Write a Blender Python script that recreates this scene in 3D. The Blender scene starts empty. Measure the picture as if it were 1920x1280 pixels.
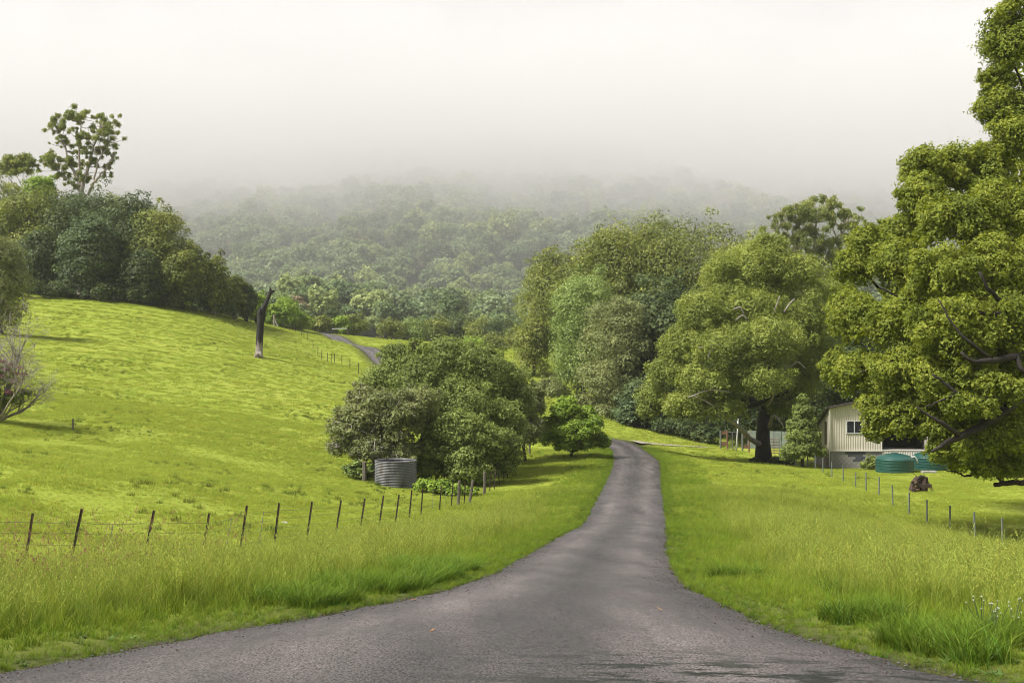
import bpy, math, random
import numpy as np
random.seed(5)
R = np.random.default_rng(11)
rad = math.radians
SC = bpy.context.scene
COL = SC.collection

# ------------------------------------------------------------------ camera
F = 2318.0            # focal length in pixels of the 1920 px wide photograph
CZ = 1.7              # eye height above the road
cam = bpy.data.cameras.new('camera')
cam.sensor_width = 36.0
cam.lens = 36.0 * F / 1920.0
cam.clip_start = 0.1
cam.clip_end = 6000
co = bpy.data.objects.new('camera', cam)
co.location = (0, 0, CZ)
co.rotation_euler = (rad(90), 0, 0)
COL.objects.link(co)
SC.camera = co

# ------------------------------------------------------------------ world, sun, exposure
SUN_EL, SUN_AZ = 52.0, -112.0      # azimuth from +Y, negative = to the left: behind the left shoulder
w = bpy.data.worlds.new('World')
SC.world = w
w.use_nodes = True
nt = w.node_tree
nt.nodes.clear()
wo = nt.nodes.new('ShaderNodeOutputWorld')
bg = nt.nodes.new('ShaderNodeBackground')
sky = nt.nodes.new('ShaderNodeTexSky')
sky.sky_type = 'NISHITA'
sky.sun_disc = False
sky.sun_elevation = rad(SUN_EL)
sky.sun_rotation = rad(SUN_AZ)
sky.air_density = 1.0
sky.dust_density = 3.0
# an even overcast deck: the clear sky only tints it
mixc = nt.nodes.new('ShaderNodeMix'); mixc.data_type = 'RGBA'
mixc.inputs[0].default_value = 0.93
mixc.inputs[7].default_value = (2.2, 2.2, 2.29, 1)
nt.links.new(sky.outputs[0], mixc.inputs[6])
tc = nt.nodes.new('ShaderNodeTexCoord')
mp = nt.nodes.new('ShaderNodeMapping'); mp.inputs['Scale'].default_value = (2.2, 2.2, 6)
nz = nt.nodes.new('ShaderNodeTexNoise'); nz.inputs['Scale'].default_value = 1.3; nz.inputs['Detail'].default_value = 5
rp = nt.nodes.new('ShaderNodeMapRange')
rp.inputs['To Min'].default_value = 0.93; rp.inputs['To Max'].default_value = 1.07
nt.links.new(tc.outputs['Generated'], mp.inputs[0]); nt.links.new(mp.outputs[0], nz.inputs['Vector'])
nt.links.new(nz.outputs[0], rp.inputs[0])
mul = nt.nodes.new('ShaderNodeMix'); mul.data_type = 'RGBA'; mul.blend_type = 'MULTIPLY'; mul.inputs[0].default_value = 1
nt.links.new(mixc.outputs[2], mul.inputs[6]); nt.links.new(rp.outputs[0], mul.inputs[7])
nt.links.new(mul.outputs[2], bg.inputs[0])
bg.inputs[1].default_value = 0.052
nt.links.new(bg.outputs[0], wo.inputs[0])

sl = bpy.data.lights.new('sun', 'SUN')
sl.energy = 1.5
sl.angle = rad(15)
sl.color = (1.0, 0.97, 0.915)
so = bpy.data.objects.new('sun', sl)
so.rotation_euler = (rad(90 - SUN_EL), 0, rad(-SUN_AZ + 180))
COL.objects.link(so)

vs = SC.view_settings
vs.view_transform = 'Standard'; vs.look = 'None'; vs.gamma = 1.0; vs.use_curve_mapping = False
vs.exposure = 2.45
cy = SC.cycles
cy.use_denoising = True; cy.denoiser = 'OPENIMAGEDENOISE'; cy.denoising_prefilter = 'ACCURATE'; cy.denoising_input_passes = 'RGB_ALBEDO_NORMAL'
cy.pixel_filter_type = 'BLACKMAN_HARRIS'; cy.filter_width = 1.05
cy.max_bounces = 8; cy.diffuse_bounces = 3; cy.glossy_bounces = 2; cy.transmission_bounces = 4
cy.volume_bounces = 6
cy.transparent_max_bounces = 8
cy.volume_step_rate = 1.6; cy.volume_max_steps = 256
cy.use_adaptive_sampling = True
cy.adaptive_threshold = 0.01
cy.caustics_reflective = False; cy.caustics_refractive = False

# ------------------------------------------------------------------ helpers
def P(px, py, d):
    return np.array([(px - 960) / F * d, d, CZ + (640 - py) / F * d])

def noise3(p, seed=0):
    p = np.asarray(p, dtype=np.float64)
    i = np.floor(p).astype(np.int64); f = p - i
    f = f * f * (3 - 2 * f)
    def hsh(a, b, c):
        n = (a * 374761393 + b * 668265263 + c * 1274126177 + seed * 69069) & 0xFFFFFFFF
        n = ((n ^ (n >> 13)) * 1103515245) & 0xFFFFFFFF
        n = ((n ^ (n >> 16)) * 2654435761) & 0xFFFFFFFF
        return ((n ^ (n >> 15)) & 0xFFFFFF) / float(0xFFFFFF)
    r = 0
    for dx in (0, 1):
        wx = f[..., 0] if dx else 1 - f[..., 0]
        for dy in (0, 1):
            wy = f[..., 1] if dy else 1 - f[..., 1]
            for dz in (0, 1):
                wz = f[..., 2] if dz else 1 - f[..., 2]
                r = r + wx * wy * wz * hsh(i[..., 0] + dx, i[..., 1] + dy, i[..., 2] + dz)
    return r * 2 - 1

def noise2(x, y, seed=0):
    x, y = np.broadcast_arrays(np.asarray(x, float), np.asarray(y, float))
    return noise3(np.stack([x, y, np.zeros_like(x)], -1), seed)

def fbm2(x, y, o=3, seed=0):
    r = 0; a = 1; s = 0
    for k in range(o):
        r = r + a * noise2(np.asarray(x) * 2 ** k + 17 * k, np.asarray(y) * 2 ** k, seed + k); s += a; a *= .5
    return r / s

def mesh_np(name, V, faces, k=None, attr=None, smooth=False):
    """V (n,3); faces (m,k) int array"""
    me = bpy.data.meshes.new(name)
    V = np.asarray(V, np.float32); Fc = np.asarray(faces, np.int32)
    m, kk = Fc.shape
    me.vertices.add(len(V)); me.vertices.foreach_set('co', V.ravel())
    me.loops.add(m * kk); me.loops.foreach_set('vertex_index', Fc.ravel())
    me.polygons.add(m)
    me.polygons.foreach_set('loop_start', np.arange(0, m * kk, kk, dtype=np.int32))
    if smooth:
        me.polygons.foreach_set('use_smooth', np.ones(m, bool))
    if attr is not None:
        for an, av in attr.items():
            a = me.attributes.new(an, 'FLOAT', 'POINT'); a.data.foreach_set('value', np.asarray(av, np.float32))
    me.update(calc_edges=True)
    return me

def obj(name, me, mat=None, parent=None, loc=None):
    o = bpy.data.objects.new(name, me); COL.objects.link(o)
    if mat is not None and me is not None and len(me.materials) == 0:
        me.materials.append(mat)
    if parent is not None: o.parent = parent
    if loc is not None: o.location = [float(v) for v in loc]
    return o

def tag(o, label=None, cat=None, group=None, kind=None):
    if label: o['label'] = label
    if cat: o['category'] = cat
    if group: o['group'] = group
    if kind: o['kind'] = kind
    return o

def empty(name, loc, label, cat, group=None, rz=0):
    o = bpy.data.objects.new(name, None); COL.objects.link(o)
    o.empty_display_size = 0.2
    o.location = [float(v) for v in loc]; o.rotation_euler = (0, 0, rz)
    return tag(o, label, cat, group)

class MB:
    """collects boxes, tubes and sheets into one mesh"""
    def __init__(s): s.v = []; s.f = []
    def add(s, V, Fs):
        b = len(s.v); s.v += [tuple(map(float, q)) for q in V]; s.f += [tuple(b + i for i in q) for q in Fs]
    def box(s, a, b, rot=None, org=(0, 0, 0)):
        V = [(x, y, z) for z in (a[2], b[2]) for y in (a[1], b[1]) for x in (a[0], b[0])]
        if rot is not None:
            c, n = math.cos(rot), math.sin(rot)
            V = [(org[0] + (x - org[0]) * c - (y - org[1]) * n, org[1] + (x - org[0]) * n + (y - org[1]) * c, z) for x, y, z in V]
        s.add(V, [(0, 2, 3, 1), (4, 5, 7, 6), (0, 1, 5, 4), (2, 6, 7, 3), (0, 4, 6, 2), (1, 3, 7, 5)])
        return s
    def tube(s, pts, rads, n=8, cap=True, rough=0.0):
        pts = [np.asarray(p, float) for p in pts]
        if np.isscalar(rads): rads = [rads] * len(pts)
        rings = []; up = None
        for i, p in enumerate(pts):
            t = pts[min(i + 1, len(pts) - 1)] - pts[max(i - 1, 0)]
            t = t / (np.linalg.norm(t) + 1e-9)
            if up is None:
                up = np.array([1., 0, 0]) if abs(t[0]) < .8 else np.array([0., 1, 0])
            a = np.cross(t, up); a /= np.linalg.norm(a) + 1e-9
            b = np.cross(a, t); up = b
            ring = []
            for k in range(n):
                th = 2 * math.pi * k / n
                r = rads[i] * (1 + (rough * random.uniform(-1, 1) if rough else 0))
                ring.append(p + r * (math.cos(th) * a + math.sin(th) * b))
            rings.append(ring)
        V = [q for r in rings for q in r]
        Fs = [(i * n + k, i * n + (k + 1) % n, (i + 1) * n + (k + 1) % n, (i + 1) * n + k) for i in range(len(pts) - 1) for k in range(n)]
        if cap:
            Fs += [tuple(range(n))[::-1], tuple((len(pts) - 1) * n + k for k in range(n))]
        s.add(V, Fs); return s
    def lathe(s, prof, n=48, org=(0, 0, 0)):
        V = []; Fs = []
        for (r, z) in prof:
            for k in range(n):
                th = 2 * math.pi * k / n
                V.append((org[0] + r * math.cos(th), org[1] + r * math.sin(th), org[2] + z))
        for i in range(len(prof) - 1):
            for k in range(n):
                Fs.append((i * n + k, i * n + (k + 1) % n, (i + 1) * n + (k + 1) % n, (i + 1) * n + k))
        s.add(V, Fs); return s
    def mesh(s, name, smooth=False):
        me = bpy.data.meshes.new(name); me.from_pydata(s.v, [], s.f)
        if smooth:
            me.polygons.foreach_set('use_smooth', np.ones(len(me.polygons), bool))
        me.update(); return me
    def build(s, name, mat, parent=None, smooth=False, loc=None):
        return obj(name, s.mesh(name, smooth), mat, parent, loc)

# ------------------------------------------------------------------ materials
def newmat(name):
    m = bpy.data.materials.new(name); m.use_nodes = True
    n = m.node_tree; n.nodes.clear()
    out = n.nodes.new('ShaderNodeOutputMaterial')
    return m, n, out

def lk(n, a, b): n.links.new(a, b)

def ramp(n, stops, interp='LINEAR'):
    r = n.nodes.new('ShaderNodeValToRGB'); r.color_ramp.interpolation = interp
    e = r.color_ramp.elements
    while len(e) < len(stops): e.new(0.5)
    for el, (p, c) in zip(e, stops):
        el.position = p; el.color = (c[0], c[1], c[2], 1)
    return r

def leafmat(name, stops, trans=0.28, rough=0.55, spec=0.25, gain=1.5, tint=1.3):
    m, n, out = newmat(name)
    at = n.nodes.new('ShaderNodeAttribute'); at.attribute_name = 'v'
    rp = ramp(n, [(p_, (c_[0] * gain, c_[1] * gain, c_[2] * gain * .85)) for p_, c_ in stops])
    lk(n, at.outputs['Fac'], rp.inputs[0])
    col = rp.outputs[0]
    pb = n.nodes.new('ShaderNodeBsdfPrincipled')
    pb.inputs['Roughness'].default_value = rough
    pb.inputs['Specular IOR Level'].default_value = spec
    tr = n.nodes.new('ShaderNodeBsdfTranslucent')
    hs = n.nodes.new('ShaderNodeHueSaturation'); hs.inputs['Value'].default_value = tint; hs.inputs['Saturation'].default_value = 1.1
    hs.inputs['Hue'].default_value = 0.49
    lk(n, col, pb.inputs['Base Color']); lk(n, col, hs.inputs['Color']); lk(n, hs.outputs[0], tr.inputs['Color'])
    mx = n.nodes.new('ShaderNodeMixShader'); mx.inputs[0].default_value = trans
    lk(n, pb.outputs[0], mx.inputs[1]); lk(n, tr.outputs[0], mx.inputs[2]); lk(n, mx.outputs[0], out.inputs[0])
    return m

def grassmat(name, base, tip, trans=0.4, var=0.35):
    """blade colour from root to tip (attribute v = height along blade), random per tuft, patches by place"""
    m, n, out = newmat(name)
    at = n.nodes.new('ShaderNodeAttribute'); at.attribute_name = 'v'
    rp = ramp(n, [(0, base), (0.55, [(a + b) / 2 for a, b in zip(base, tip)]), (1, tip)])
    lk(n, at.outputs['Fac'], rp.inputs[0])
    oi = n.nodes.new('ShaderNodeObjectInfo')
    hs = n.nodes.new('ShaderNodeHueSaturation')
    mr = n.nodes.new('ShaderNodeMapRange'); mr.inputs['To Min'].default_value = 1 - var; mr.inputs['To Max'].default_value = 1 + var
    lk(n, oi.outputs['Random'], mr.inputs[0]); lk(n, mr.outputs[0], hs.inputs['Value'])
    m2 = n.nodes.new('ShaderNodeMath'); m2.operation = 'MULTIPLY'; m2.inputs[1].default_value = 7.31
    fr = n.nodes.new('ShaderNodeMath'); fr.operation = 'FRACT'
    lk(n, oi.outputs['Random'], m2.inputs[0]); lk(n, m2.outputs[0], fr.inputs[0])
    mh = n.nodes.new('ShaderNodeMapRange'); mh.inputs['To Min'].default_value = 0.478; mh.inputs['To Max'].default_value = 0.522
    lk(n, fr.outputs[0], mh.inputs[0]); lk(n, mh.outputs[0], hs.inputs['Hue'])
    lk(n, rp.outputs[0], hs.inputs['Color'])
    pb = n.nodes.new('ShaderNodeBsdfPrincipled'); pb.inputs['Roughness'].default_value = 0.6
    pb.inputs['Specular IOR Level'].default_value = 0.2
    tr = n.nodes.new('ShaderNodeBsdfTranslucent')
    lk(n, hs.outputs[0], pb.inputs['Base Color']); lk(n, hs.outputs[0], tr.inputs['Color'])
    mx = n.nodes.new('ShaderNodeMixShader'); mx.inputs[0].default_value = trans
    lk(n, pb.outputs[0], mx.inputs[1]); lk(n, tr.outputs[0], mx.inputs[2]); lk(n, mx.outputs[0], out.inputs[0])
    return m

def barkmat(name, c1, c2, scale=6, stretch=0.25, bump=0.4, rough=0.9):
    m, n, out = newmat(name)
    tcn = n.nodes.new('ShaderNodeTexCoord'); mpn = n.nodes.new('ShaderNodeMapping')
    mpn.inputs['Scale'].default_value = (1, 1, stretch)
    nz = n.nodes.new('ShaderNodeTexNoise'); nz.inputs['Scale'].default_value = scale; nz.inputs['Detail'].default_value = 6
    rp = ramp(n, [(0.3, c1), (0.7, c2)])
    bm = n.nodes.new('ShaderNodeBump'); bm.inputs['Strength'].default_value = bump; bm.inputs['Distance'].default_value = 0.05
    pb = n.nodes.new('ShaderNodeBsdfPrincipled'); pb.inputs['Roughness'].default_value = rough
    lk(n, tcn.outputs['Object'], mpn.inputs[0]); lk(n, mpn.outputs[0], nz.inputs['Vector'])
    lk(n, nz.outputs[0], rp.inputs[0]); lk(n, rp.outputs[0], pb.inputs['Base Color'])
    lk(n, nz.outputs[0], bm.inputs['Height']); lk(n, bm.outputs[0], pb.inputs['Normal']); lk(n, pb.outputs[0], out.inputs[0])
    return m

def paintmat(name, c, rough=0.5, metal=0.0, var=0.15, scale=3.0, c2=None, bump=0.05):
    m, n, out = newmat(name)
    tcn = n.nodes.new('ShaderNodeTexCoord')
    nz = n.nodes.new('ShaderNodeTexNoise'); nz.inputs['Scale'].default_value = scale; nz.inputs['Detail'].default_value = 6
    c2 = c2 or [q * (1 - var * 2) for q in c]
    rp = ramp(n, [(0.35, c2), (0.62, c)])
    pb = n.nodes.new('ShaderNodeBsdfPrincipled'); pb.inputs['Roughness'].default_value = rough; pb.inputs['Metallic'].default_value = metal
    bm = n.nodes.new('ShaderNodeBump'); bm.inputs['Strength'].default_value = bump; bm.inputs['Distance'].default_value = 0.02
    lk(n, tcn.outputs['Object'], nz.inputs['Vector']); lk(n, nz.outputs[0], rp.inputs[0]); lk(n, rp.outputs[0], pb.inputs['Base Color'])
    lk(n, nz.outputs[0], bm.inputs['Height']); lk(n, bm.outputs[0], pb.inputs['Normal'])
    lk(n, pb.outputs[0], out.inputs[0])
    return m

# ------------------------------------------------------------------ terrain heights
CT = [  # px, py, distance: the road first
 (900,1280,10.5),(1070,1100,20),(1114,1050,29),(1150,1000,41),(1176,950,60),(1188,900,80),(1192,862,95),(1165,830,108),
 (1060,812,121),(900,760,146),(780,705,171),(710,668,196),(650,645,226),(580,625,266),
 # left fence and verge
 (0,1265,10.9),(100,1150,19),(300,1120,22),(130,1075,28),(380,1070,30),(517,1040,36),(632,1015,42),(714,995,48),(791,975,57),(880,948,66),(985,868,93),
 # left paddock
 (300,900,52),(300,800,85),(300,700,122),(300,620,160),(300,585,180),(600,900,72),(600,800,100),(600,720,140),(485,672,150),
 (60,900,46),(60,805,76),(60,700,112),(60,620,150),(100,563,182),(200,568,182),(400,592,190),(450,600,200),(520,615,225),(690,712,152),(620,680,187),
 (742,918,72),(850,905,80),(1070,857,97),(640,895,75),(720,640,240),(850,650,250),(960,668,210),(1000,700,180),
 # right field
 (1850,1275,11),(1900,1150,21),(1600,1100,26),(1900,1070,38),(1500,1000,44),(1300,930,66),(1400,890,88),
 (1880,1028,50),(1781,1000,56),(1704,972,63),(1648,930,75),(1604,912,83),(1560,897,90),(1528,880,98),(1725,925,78),(1860,905,86),
 (1600,878,101),(1750,878,101),(1432,868,106),(1240,850,106),(1355,840,120),(1250,835,115),(1180,800,130),(1330,832,128),
]
WC = [(-60,60,-1.5),(-80,120,5),(-100,200,12),(80,40,-6),(90,110,-8),(100,200,-2),(0,-15,1),(-40,0,.5),(40,0,-.3),(0,0,0),(0,5,-.55),(-9,5,-.5),(9,5,-.6),
 (-150,300,12),(150,300,4),(0,330,1),(-60,300,4),(50,180,-3),(30,150,-6),(-62,240,7.5),(-95,240,10),(-160,120,8),(-160,0,0),(160,0,-4),(170,120,-6),(-40,420,3),(200,420,4),(-200,420,10),(60,260,0)]
pts = np.array([P(*c) for c in CT] + [np.array(q, float) for q in WC])
CC = 6.0
def _phi(a, b): return np.sqrt(((a[:, None, :] - b[None, :, :]) ** 2).sum(-1) + CC * CC)
n0 = len(pts)
A = np.zeros((n0 + 3, n0 + 3))
A[:n0, :n0] = _phi(pts[:, :2], pts[:, :2]) - 0.15 * np.eye(n0)
A[:n0, n0] = 1; A[:n0, n0 + 1:] = pts[:, :2]; A[n0:, :n0] = A[:n0, n0:].T
W = np.linalg.solve(A, np.concatenate([pts[:, 2], [0, 0, 0]]))
def sstep(x, a, b):
    t = np.clip((np.asarray(x, float) - a) / (b - a), 0, 1); return t * t * (3 - 2 * t)
def mountain(x, y):
    yb = 425 + 105 * (1 - np.exp(-((x + 25) / 210.0) ** 2)) + 25 * noise2(x / 130., y / 300., 3)
    t = np.maximum(0, y - yb)
    z = 5 + 0.30 * t * sstep(t, -20, 130) + 7 * noise2(x / 110., y / 160., 5) * sstep(t, 0, 200) + 5 * noise2(x / 45., y / 60., 6) * sstep(t, 0, 150)
    return np.where(z > 125, 125 + 40 * np.tanh((z - 125) / 60.), z)
def H0(x, y):
    x, y = np.broadcast_arrays(np.asarray(x, float), np.asarray(y, float)); sh = x.shape
    q = np.stack([x.ravel(), y.ravel()], -1)
    qc = q.copy(); qc[:, 0] = np.clip(qc[:, 0], -220, 220); qc[:, 1] = np.clip(qc[:, 1], -20, 430)
    r = np.empty(len(q))
    for s in range(0, len(q), 20000):
        b = qc[s:s + 20000]
        r[s:s + 20000] = _phi(b, pts[:, :2]) @ W[:n0] + W[n0] + b @ W[n0 + 1:]
    ww = sstep(q[:, 1], 330, 430)
    r = r * (1 - ww) + mountain(q[:, 0], q[:, 1]) * ww
    return r.reshape(sh)

# road edges, monotonic in distance
RL = [(3.0,-30),(5.5,-19),(7.5,-10),(9.3,-6.3),(10.9,-4.55),(13.6,-3.75),(15.6,-2.9),(18,-1.75),(20,-1.0),(24,-.4),(29,.1),(35,.75),(41,1.6),(50,2.75),(60,3.85),(70,4.95),(80,6.1),(88,7.05),(95,7.8),(102,8.25),(108,7.9)]
RR = [(3.0,30),(5.5,17),(7.5,9),(9.3,5.0),(10.4,4.4),(11.2,4.05),(12,3.75),(13,3.5),(15.2,3.1),(20,2.9),(24,3.2),(29,3.7),(35,4.35),(41,5.15),(50,6.25),(60,7.35),(70,8.5),(80,9.65),(88,10.6),(95,11.35),(102,11.6),(108,11.3)]
ra_l = np.array(RL); ra_r = np.array(RR)
FARC = np.array([(9.6,108),(8.6,114),(5.3,121.5),(1.0,131),(-3.8,145),(-8.6,158),(-13.3,171),(-21,196),(-30.2,226),(-43.6,266),(-60,300)])
def xl_at(y): return np.interp(y, ra_l[:, 0], ra_l[:, 1])
def xr_at(y): return np.interp(y, ra_r[:, 0], ra_r[:, 1])
def road_d(x, y):
    """signed metres outside the road edge (negative on the road)"""
    x = np.asarray(x, float); y = np.asarray(y, float)
    d = np.maximum(xl_at(y) - x, x - xr_at(y))
    d = np.where(y > 108, 99.0, d)
    d = np.where(y < 3.0, -1, d)
    best = np.full(np.broadcast(x, y).shape, 99.0)
    for (a, b) in zip(FARC[:-1], FARC[1:]):
        ab = b - a; t = np.clip(((x - a[0]) * ab[0] + (y - a[1]) * ab[1]) / (ab @ ab), 0, 1)
        best = np.minimum(best, np.hypot(x - a[0] - t * ab[0], y - a[1] - t * ab[1]) - 1.75)
    return np.minimum(d, best)
def relief(x, y):
    rd = road_d(x, y)
    fade = sstep(rd, 0.2, 6)
    r = 0.10 * noise2(np.asarray(x) / 4.5, np.asarray(y) / 4.5, 21) + 0.05 * noise2(np.asarray(x) / 1.6, np.asarray(y) / 1.9, 22)
    r = r * fade
    # low cattle terraces on the left hill
    hz = sstep(y, 90, 125) * sstep(np.asarray(x), -12, -26) * (1 - sstep(y, 178, 190))
    ph = np.asarray(y) * 0.62 + 2.5 * noise2(np.asarray(x) / 14., np.asarray(y) / 10., 23)
    r = r + hz * 0.12 * np.sin(ph * 2.0) * (0.6 + 0.6 * noise2(np.asarray(x) / 9., np.asarray(y) / 7., 24))
    r = r + np.where((rd < 8), 0.10 * sstep(rd, 0.0, 1.6) - 0.07 * (rd < 0.02), 0.10)
    return r
def H(x, y): return H0(x, y) + relief(x, y)
def Hs(x, y): return float(H(np.array([x]), np.array([y]))[0])

# ------------------------------------------------------------------ ground
def seg(*s):
    out = []
    for a, b, st in s: out += list(np.arange(a, b, st))
    return np.array(out)
gx = seg((-900,-260,24),(-260,-70,5),(-70,-28,1.4),(-28,36,0.55),(36,70,1.4),(70,260,5),(260,925,24))
gy = seg((-24,4,3),(4,60,0.5),(60,130,0.8),(130,290,1.6),(290,440,5),(440,1620,15))
X, Y = np.meshgrid(gx, gy)
Z = H(X, Y)
nx, ny = len(gx), len(gy)
idx = np.arange(nx * ny).reshape(ny, nx)
Fq = np.stack([idx[:-1, :-1], idx[:-1, 1:], idx[1:, 1:], idx[1:, :-1]], -1).reshape(-1, 4)
gm = mesh_np('ground', np.stack([X, Y, Z], -1).reshape(-1, 3), Fq, smooth=True,
             attr={'verge': np.clip(road_d(X, Y), -1, 8).ravel()})
m, n, out = newmat('pasture')
geo = n.nodes.new('ShaderNodeNewGeometry')
def noi(scale, detail=5, vec=None, sc3=None, rough=0.55):
    z = n.nodes.new('ShaderNodeTexNoise'); z.inputs['Scale'].default_value = scale; z.inputs['Detail'].default_value = detail; z.inputs['Roughness'].default_value = rough
    if sc3:
        mpp = n.nodes.new('ShaderNodeMapping'); mpp.inputs['Scale'].default_value = sc3
        lk(n, geo.outputs['Position'], mpp.inputs[0]); lk(n, mpp.outputs[0], z.inputs['Vector'])
    else:
        lk(n, geo.outputs['Position'], z.inputs['Vector'])
    return z
big = noi(0.045, 3); mid = noi(0.5, 6, sc3=(0.6, 1.4, 1)); fine = noi(9, 4)
r1 = ramp(n, [(0.3, (0.18, 0.22, 0.022)), (0.55, (0.235, 0.28, 0.036)), (0.8, (0.275, 0.29, 0.05))])
lk(n, big.outputs[0], r1.inputs[0])
r2 = ramp(n, [(0.30, (0.85, 0.66, 0.62)), (0.42, (.95, .96, .95)), (0.5, (1, 1, 1)), (0.75, (1.1, 1.08, 1.05))])
lk(n, mid.outputs[0], r2.inputs[0])
r3 = ramp(n, [(0.25, (0.6, 0.62, 0.6)), (0.6, (1.1, 1.1, 1.1))])
lk(n, fine.outputs[0], r3.inputs[0])
def mulc(a, b, f=1.0):
    q = n.nodes.new('ShaderNodeMix'); q.data_type = 'RGBA'; q.blend_type = 'MULTIPLY'; q.inputs[0].default_value = f
    lk(n, a, q.inputs[6]); lk(n, b, q.inputs[7]); return q.outputs[2]
c = mulc(mulc(r1.outputs[0], r2.outputs[0], 0.75), r3.outputs[0], 0.6)
# bare earth beside the seal
at = n.nodes.new('ShaderNodeAttribute'); at.attribute_name = 'verge'
ed = n.nodes.new('ShaderNodeMapRange'); ed.inputs['From Min'].default_value = 0.1; ed.inputs['From Max'].default_value = 2.2
lk(n, at.outputs['Fac'], ed.inputs[0])
q = n.nodes.new('ShaderNodeMix'); q.data_type = 'RGBA'
q.inputs[6].default_value = (0.045, 0.05, 0.016, 1)
lk(n, ed.outputs[0], q.inputs[0]); lk(n, c, q.inputs[7])
# leaf litter under the mountain forest
sxy = n.nodes.new('ShaderNodeSeparateXYZ'); lk(n, geo.outputs['Position'], sxy.inputs[0])
fm = n.nodes.new('ShaderNodeMapRange'); fm.inputs['From Min'].default_value = 310; fm.inputs['From Max'].default_value = 345; lk(n, sxy.outputs['Y'], fm.inputs[0])
q0 = q
q = n.nodes.new('ShaderNodeMix'); q.data_type = 'RGBA'; lk(n, fm.outputs[0], q.inputs[0]); lk(n, q0.outputs[2], q.inputs[6]); q.inputs[7].default_value = (.04, .05, .025, 1)
pb = n.nodes.new('ShaderNodeBsdfPrincipled'); pb.inputs['Roughness'].default_value = 0.85; pb.inputs['Specular IOR Level'].default_value = 0.1
lk(n, q.outputs[2], pb.inputs['Base Color'])
bm = n.nodes.new('ShaderNodeBump'); bm.inputs['Strength'].default_value = 0.6; bm.inputs['Distance'].default_value = 0.12
ad = n.nodes.new('ShaderNodeMath'); ad.operation = 'ADD'
lk(n, mid.outputs[0], ad.inputs[0]); lk(n, fine.outputs[0], ad.inputs[1]); lk(n, ad.outputs[0], bm.inputs['Height'])
lk(n, bm.outputs[0], pb.inputs['Normal']); lk(n, pb.outputs[0], out.inputs[0])
ground = obj('ground', gm, m); tag(ground, kind='structure')

# ------------------------------------------------------------------ road
m, n, out = newmat('chip_seal')
geo = n.nodes.new('ShaderNodeNewGeometry')
uvn = n.nodes.new('ShaderNodeAttribute'); uvn.attribute_name = 'u'
ed = n.nodes.new('ShaderNodeAttribute'); ed.attribute_name = 'edge'
chips = noi(46, 3, rough=0.7); patch = noi(0.6, 5, sc3=(1.3, 0.32, 1)); stre = noi(1.5, 6, sc3=(1.6, .3, 1), rough=0.65); moss = noi(1.5, 7, sc3=(0.9, 2.6, 1), rough=0.72)
r1 = ramp(n, [(0.41, (0.003, 0.003, 0.003)), (0.47, (0.050, 0.044, 0.042)), (0.62, (0.130, 0.114, 0.108))])
lk(n, chips.outputs[0], r1.inputs[0])
r2 = ramp(n, [(0.32, (0.5, 0.49, 0.51)), (0.5, (1, 1, 1)), (0.68, (1.5, 1.46, 1.46))]); lk(n, patch.outputs[0], r2.inputs[0])
r3 = ramp(n, [(0.35, (0.5, 0.5, 0.52)), (0.6, (1.3, 1.26, 1.26))]); lk(n, stre.outputs[0], r3.inputs[0])
c = mulc(mulc(r1.outputs[0], r2.outputs[0], 0.65), r3.outputs[0], 0.45)
# polished wheel paths
wv = ramp(n, [(0.0, (.62, .62, .64)), (0.24, (1.42, 1.40, 1.40)), (0.40, (.9, .9, .9)), (0.5, (.72, .72, .72)), (0.60, (.9, .9, .9)), (0.76, (1.42, 1.40, 1.40)), (1.0, (.62, .62, .64))]); lk(n, uvn.outputs['Fac'], wv.inputs[0])
c = mulc(c, wv.outputs[0], 1.0)
# moss stains in the mouth of the side road
sx = n.nodes.new('ShaderNodeSeparateXYZ'); lk(n, geo.outputs['Position'], sx.inputs[0])
my = n.nodes.new('ShaderNodeMapRange'); my.inputs['From Min'].default_value = 13.0; my.inputs['From Max'].default_value = 11.2
lk(n, sx.outputs['Y'], my.inputs[0])
mxx = n.nodes.new('ShaderNodeMapRange'); mxx.inputs['From Min'].default_value = -1.2; mxx.inputs['From Max'].default_value = 1.0
lk(n, sx.outputs['X'], mxx.inputs[0])
mm = n.nodes.new('ShaderNodeMath'); mm.operation = 'MULTIPLY'; lk(n, my.outputs[0], mm.inputs[0]); lk(n, mxx.outputs[0], mm.inputs[1])
mr = ramp(n, [(0.5, (0, 0, 0)), (0.55, (1, 1, 1))]); lk(n, moss.outputs[0], mr.inputs[0])
mk = n.nodes.new('ShaderNodeMath'); mk.operation = 'MULTIPLY'; lk(n, mm.outputs[0], mk.inputs[0]); lk(n, mr.outputs[0], mk.inputs[1])
q = n.nodes.new('ShaderNodeMix'); q.data_type = 'RGBA'; lk(n, mk.outputs[0], q.inputs[0]); lk(n, c, q.inputs[6]); q.inputs[7].default_value = (0.006, 0.008, 0.004, 1)
pb = n.nodes.new('ShaderNodeBsdfPrincipled'); lk(n, q.outputs[2], pb.inputs['Base Color'])
rr = n.nodes.new('ShaderNodeMapRange'); rr.inputs['From Min'].default_value = 0.3; rr.inputs['From Max'].default_value = 0.7
rr.inputs['To Min'].default_value = 0.36; rr.inputs['To Max'].default_value = 0.8
lk(n, stre.outputs[0], rr.inputs[0]); lk(n, rr.outputs[0], pb.inputs['Roughness'])
pb.inputs['Specular IOR Level'].default_value = 0.3
bm = n.nodes.new('ShaderNodeBump'); bm.inputs['Strength'].default_value = 0.55; bm.inputs['Distance'].default_value = 0.012
lk(n, chips.outputs[0], bm.inputs['Height']); lk(n, bm.outputs[0], pb.inputs['Normal']); lk(n, pb.outputs[0], out.inputs[0])
M_ROAD = m
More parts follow.
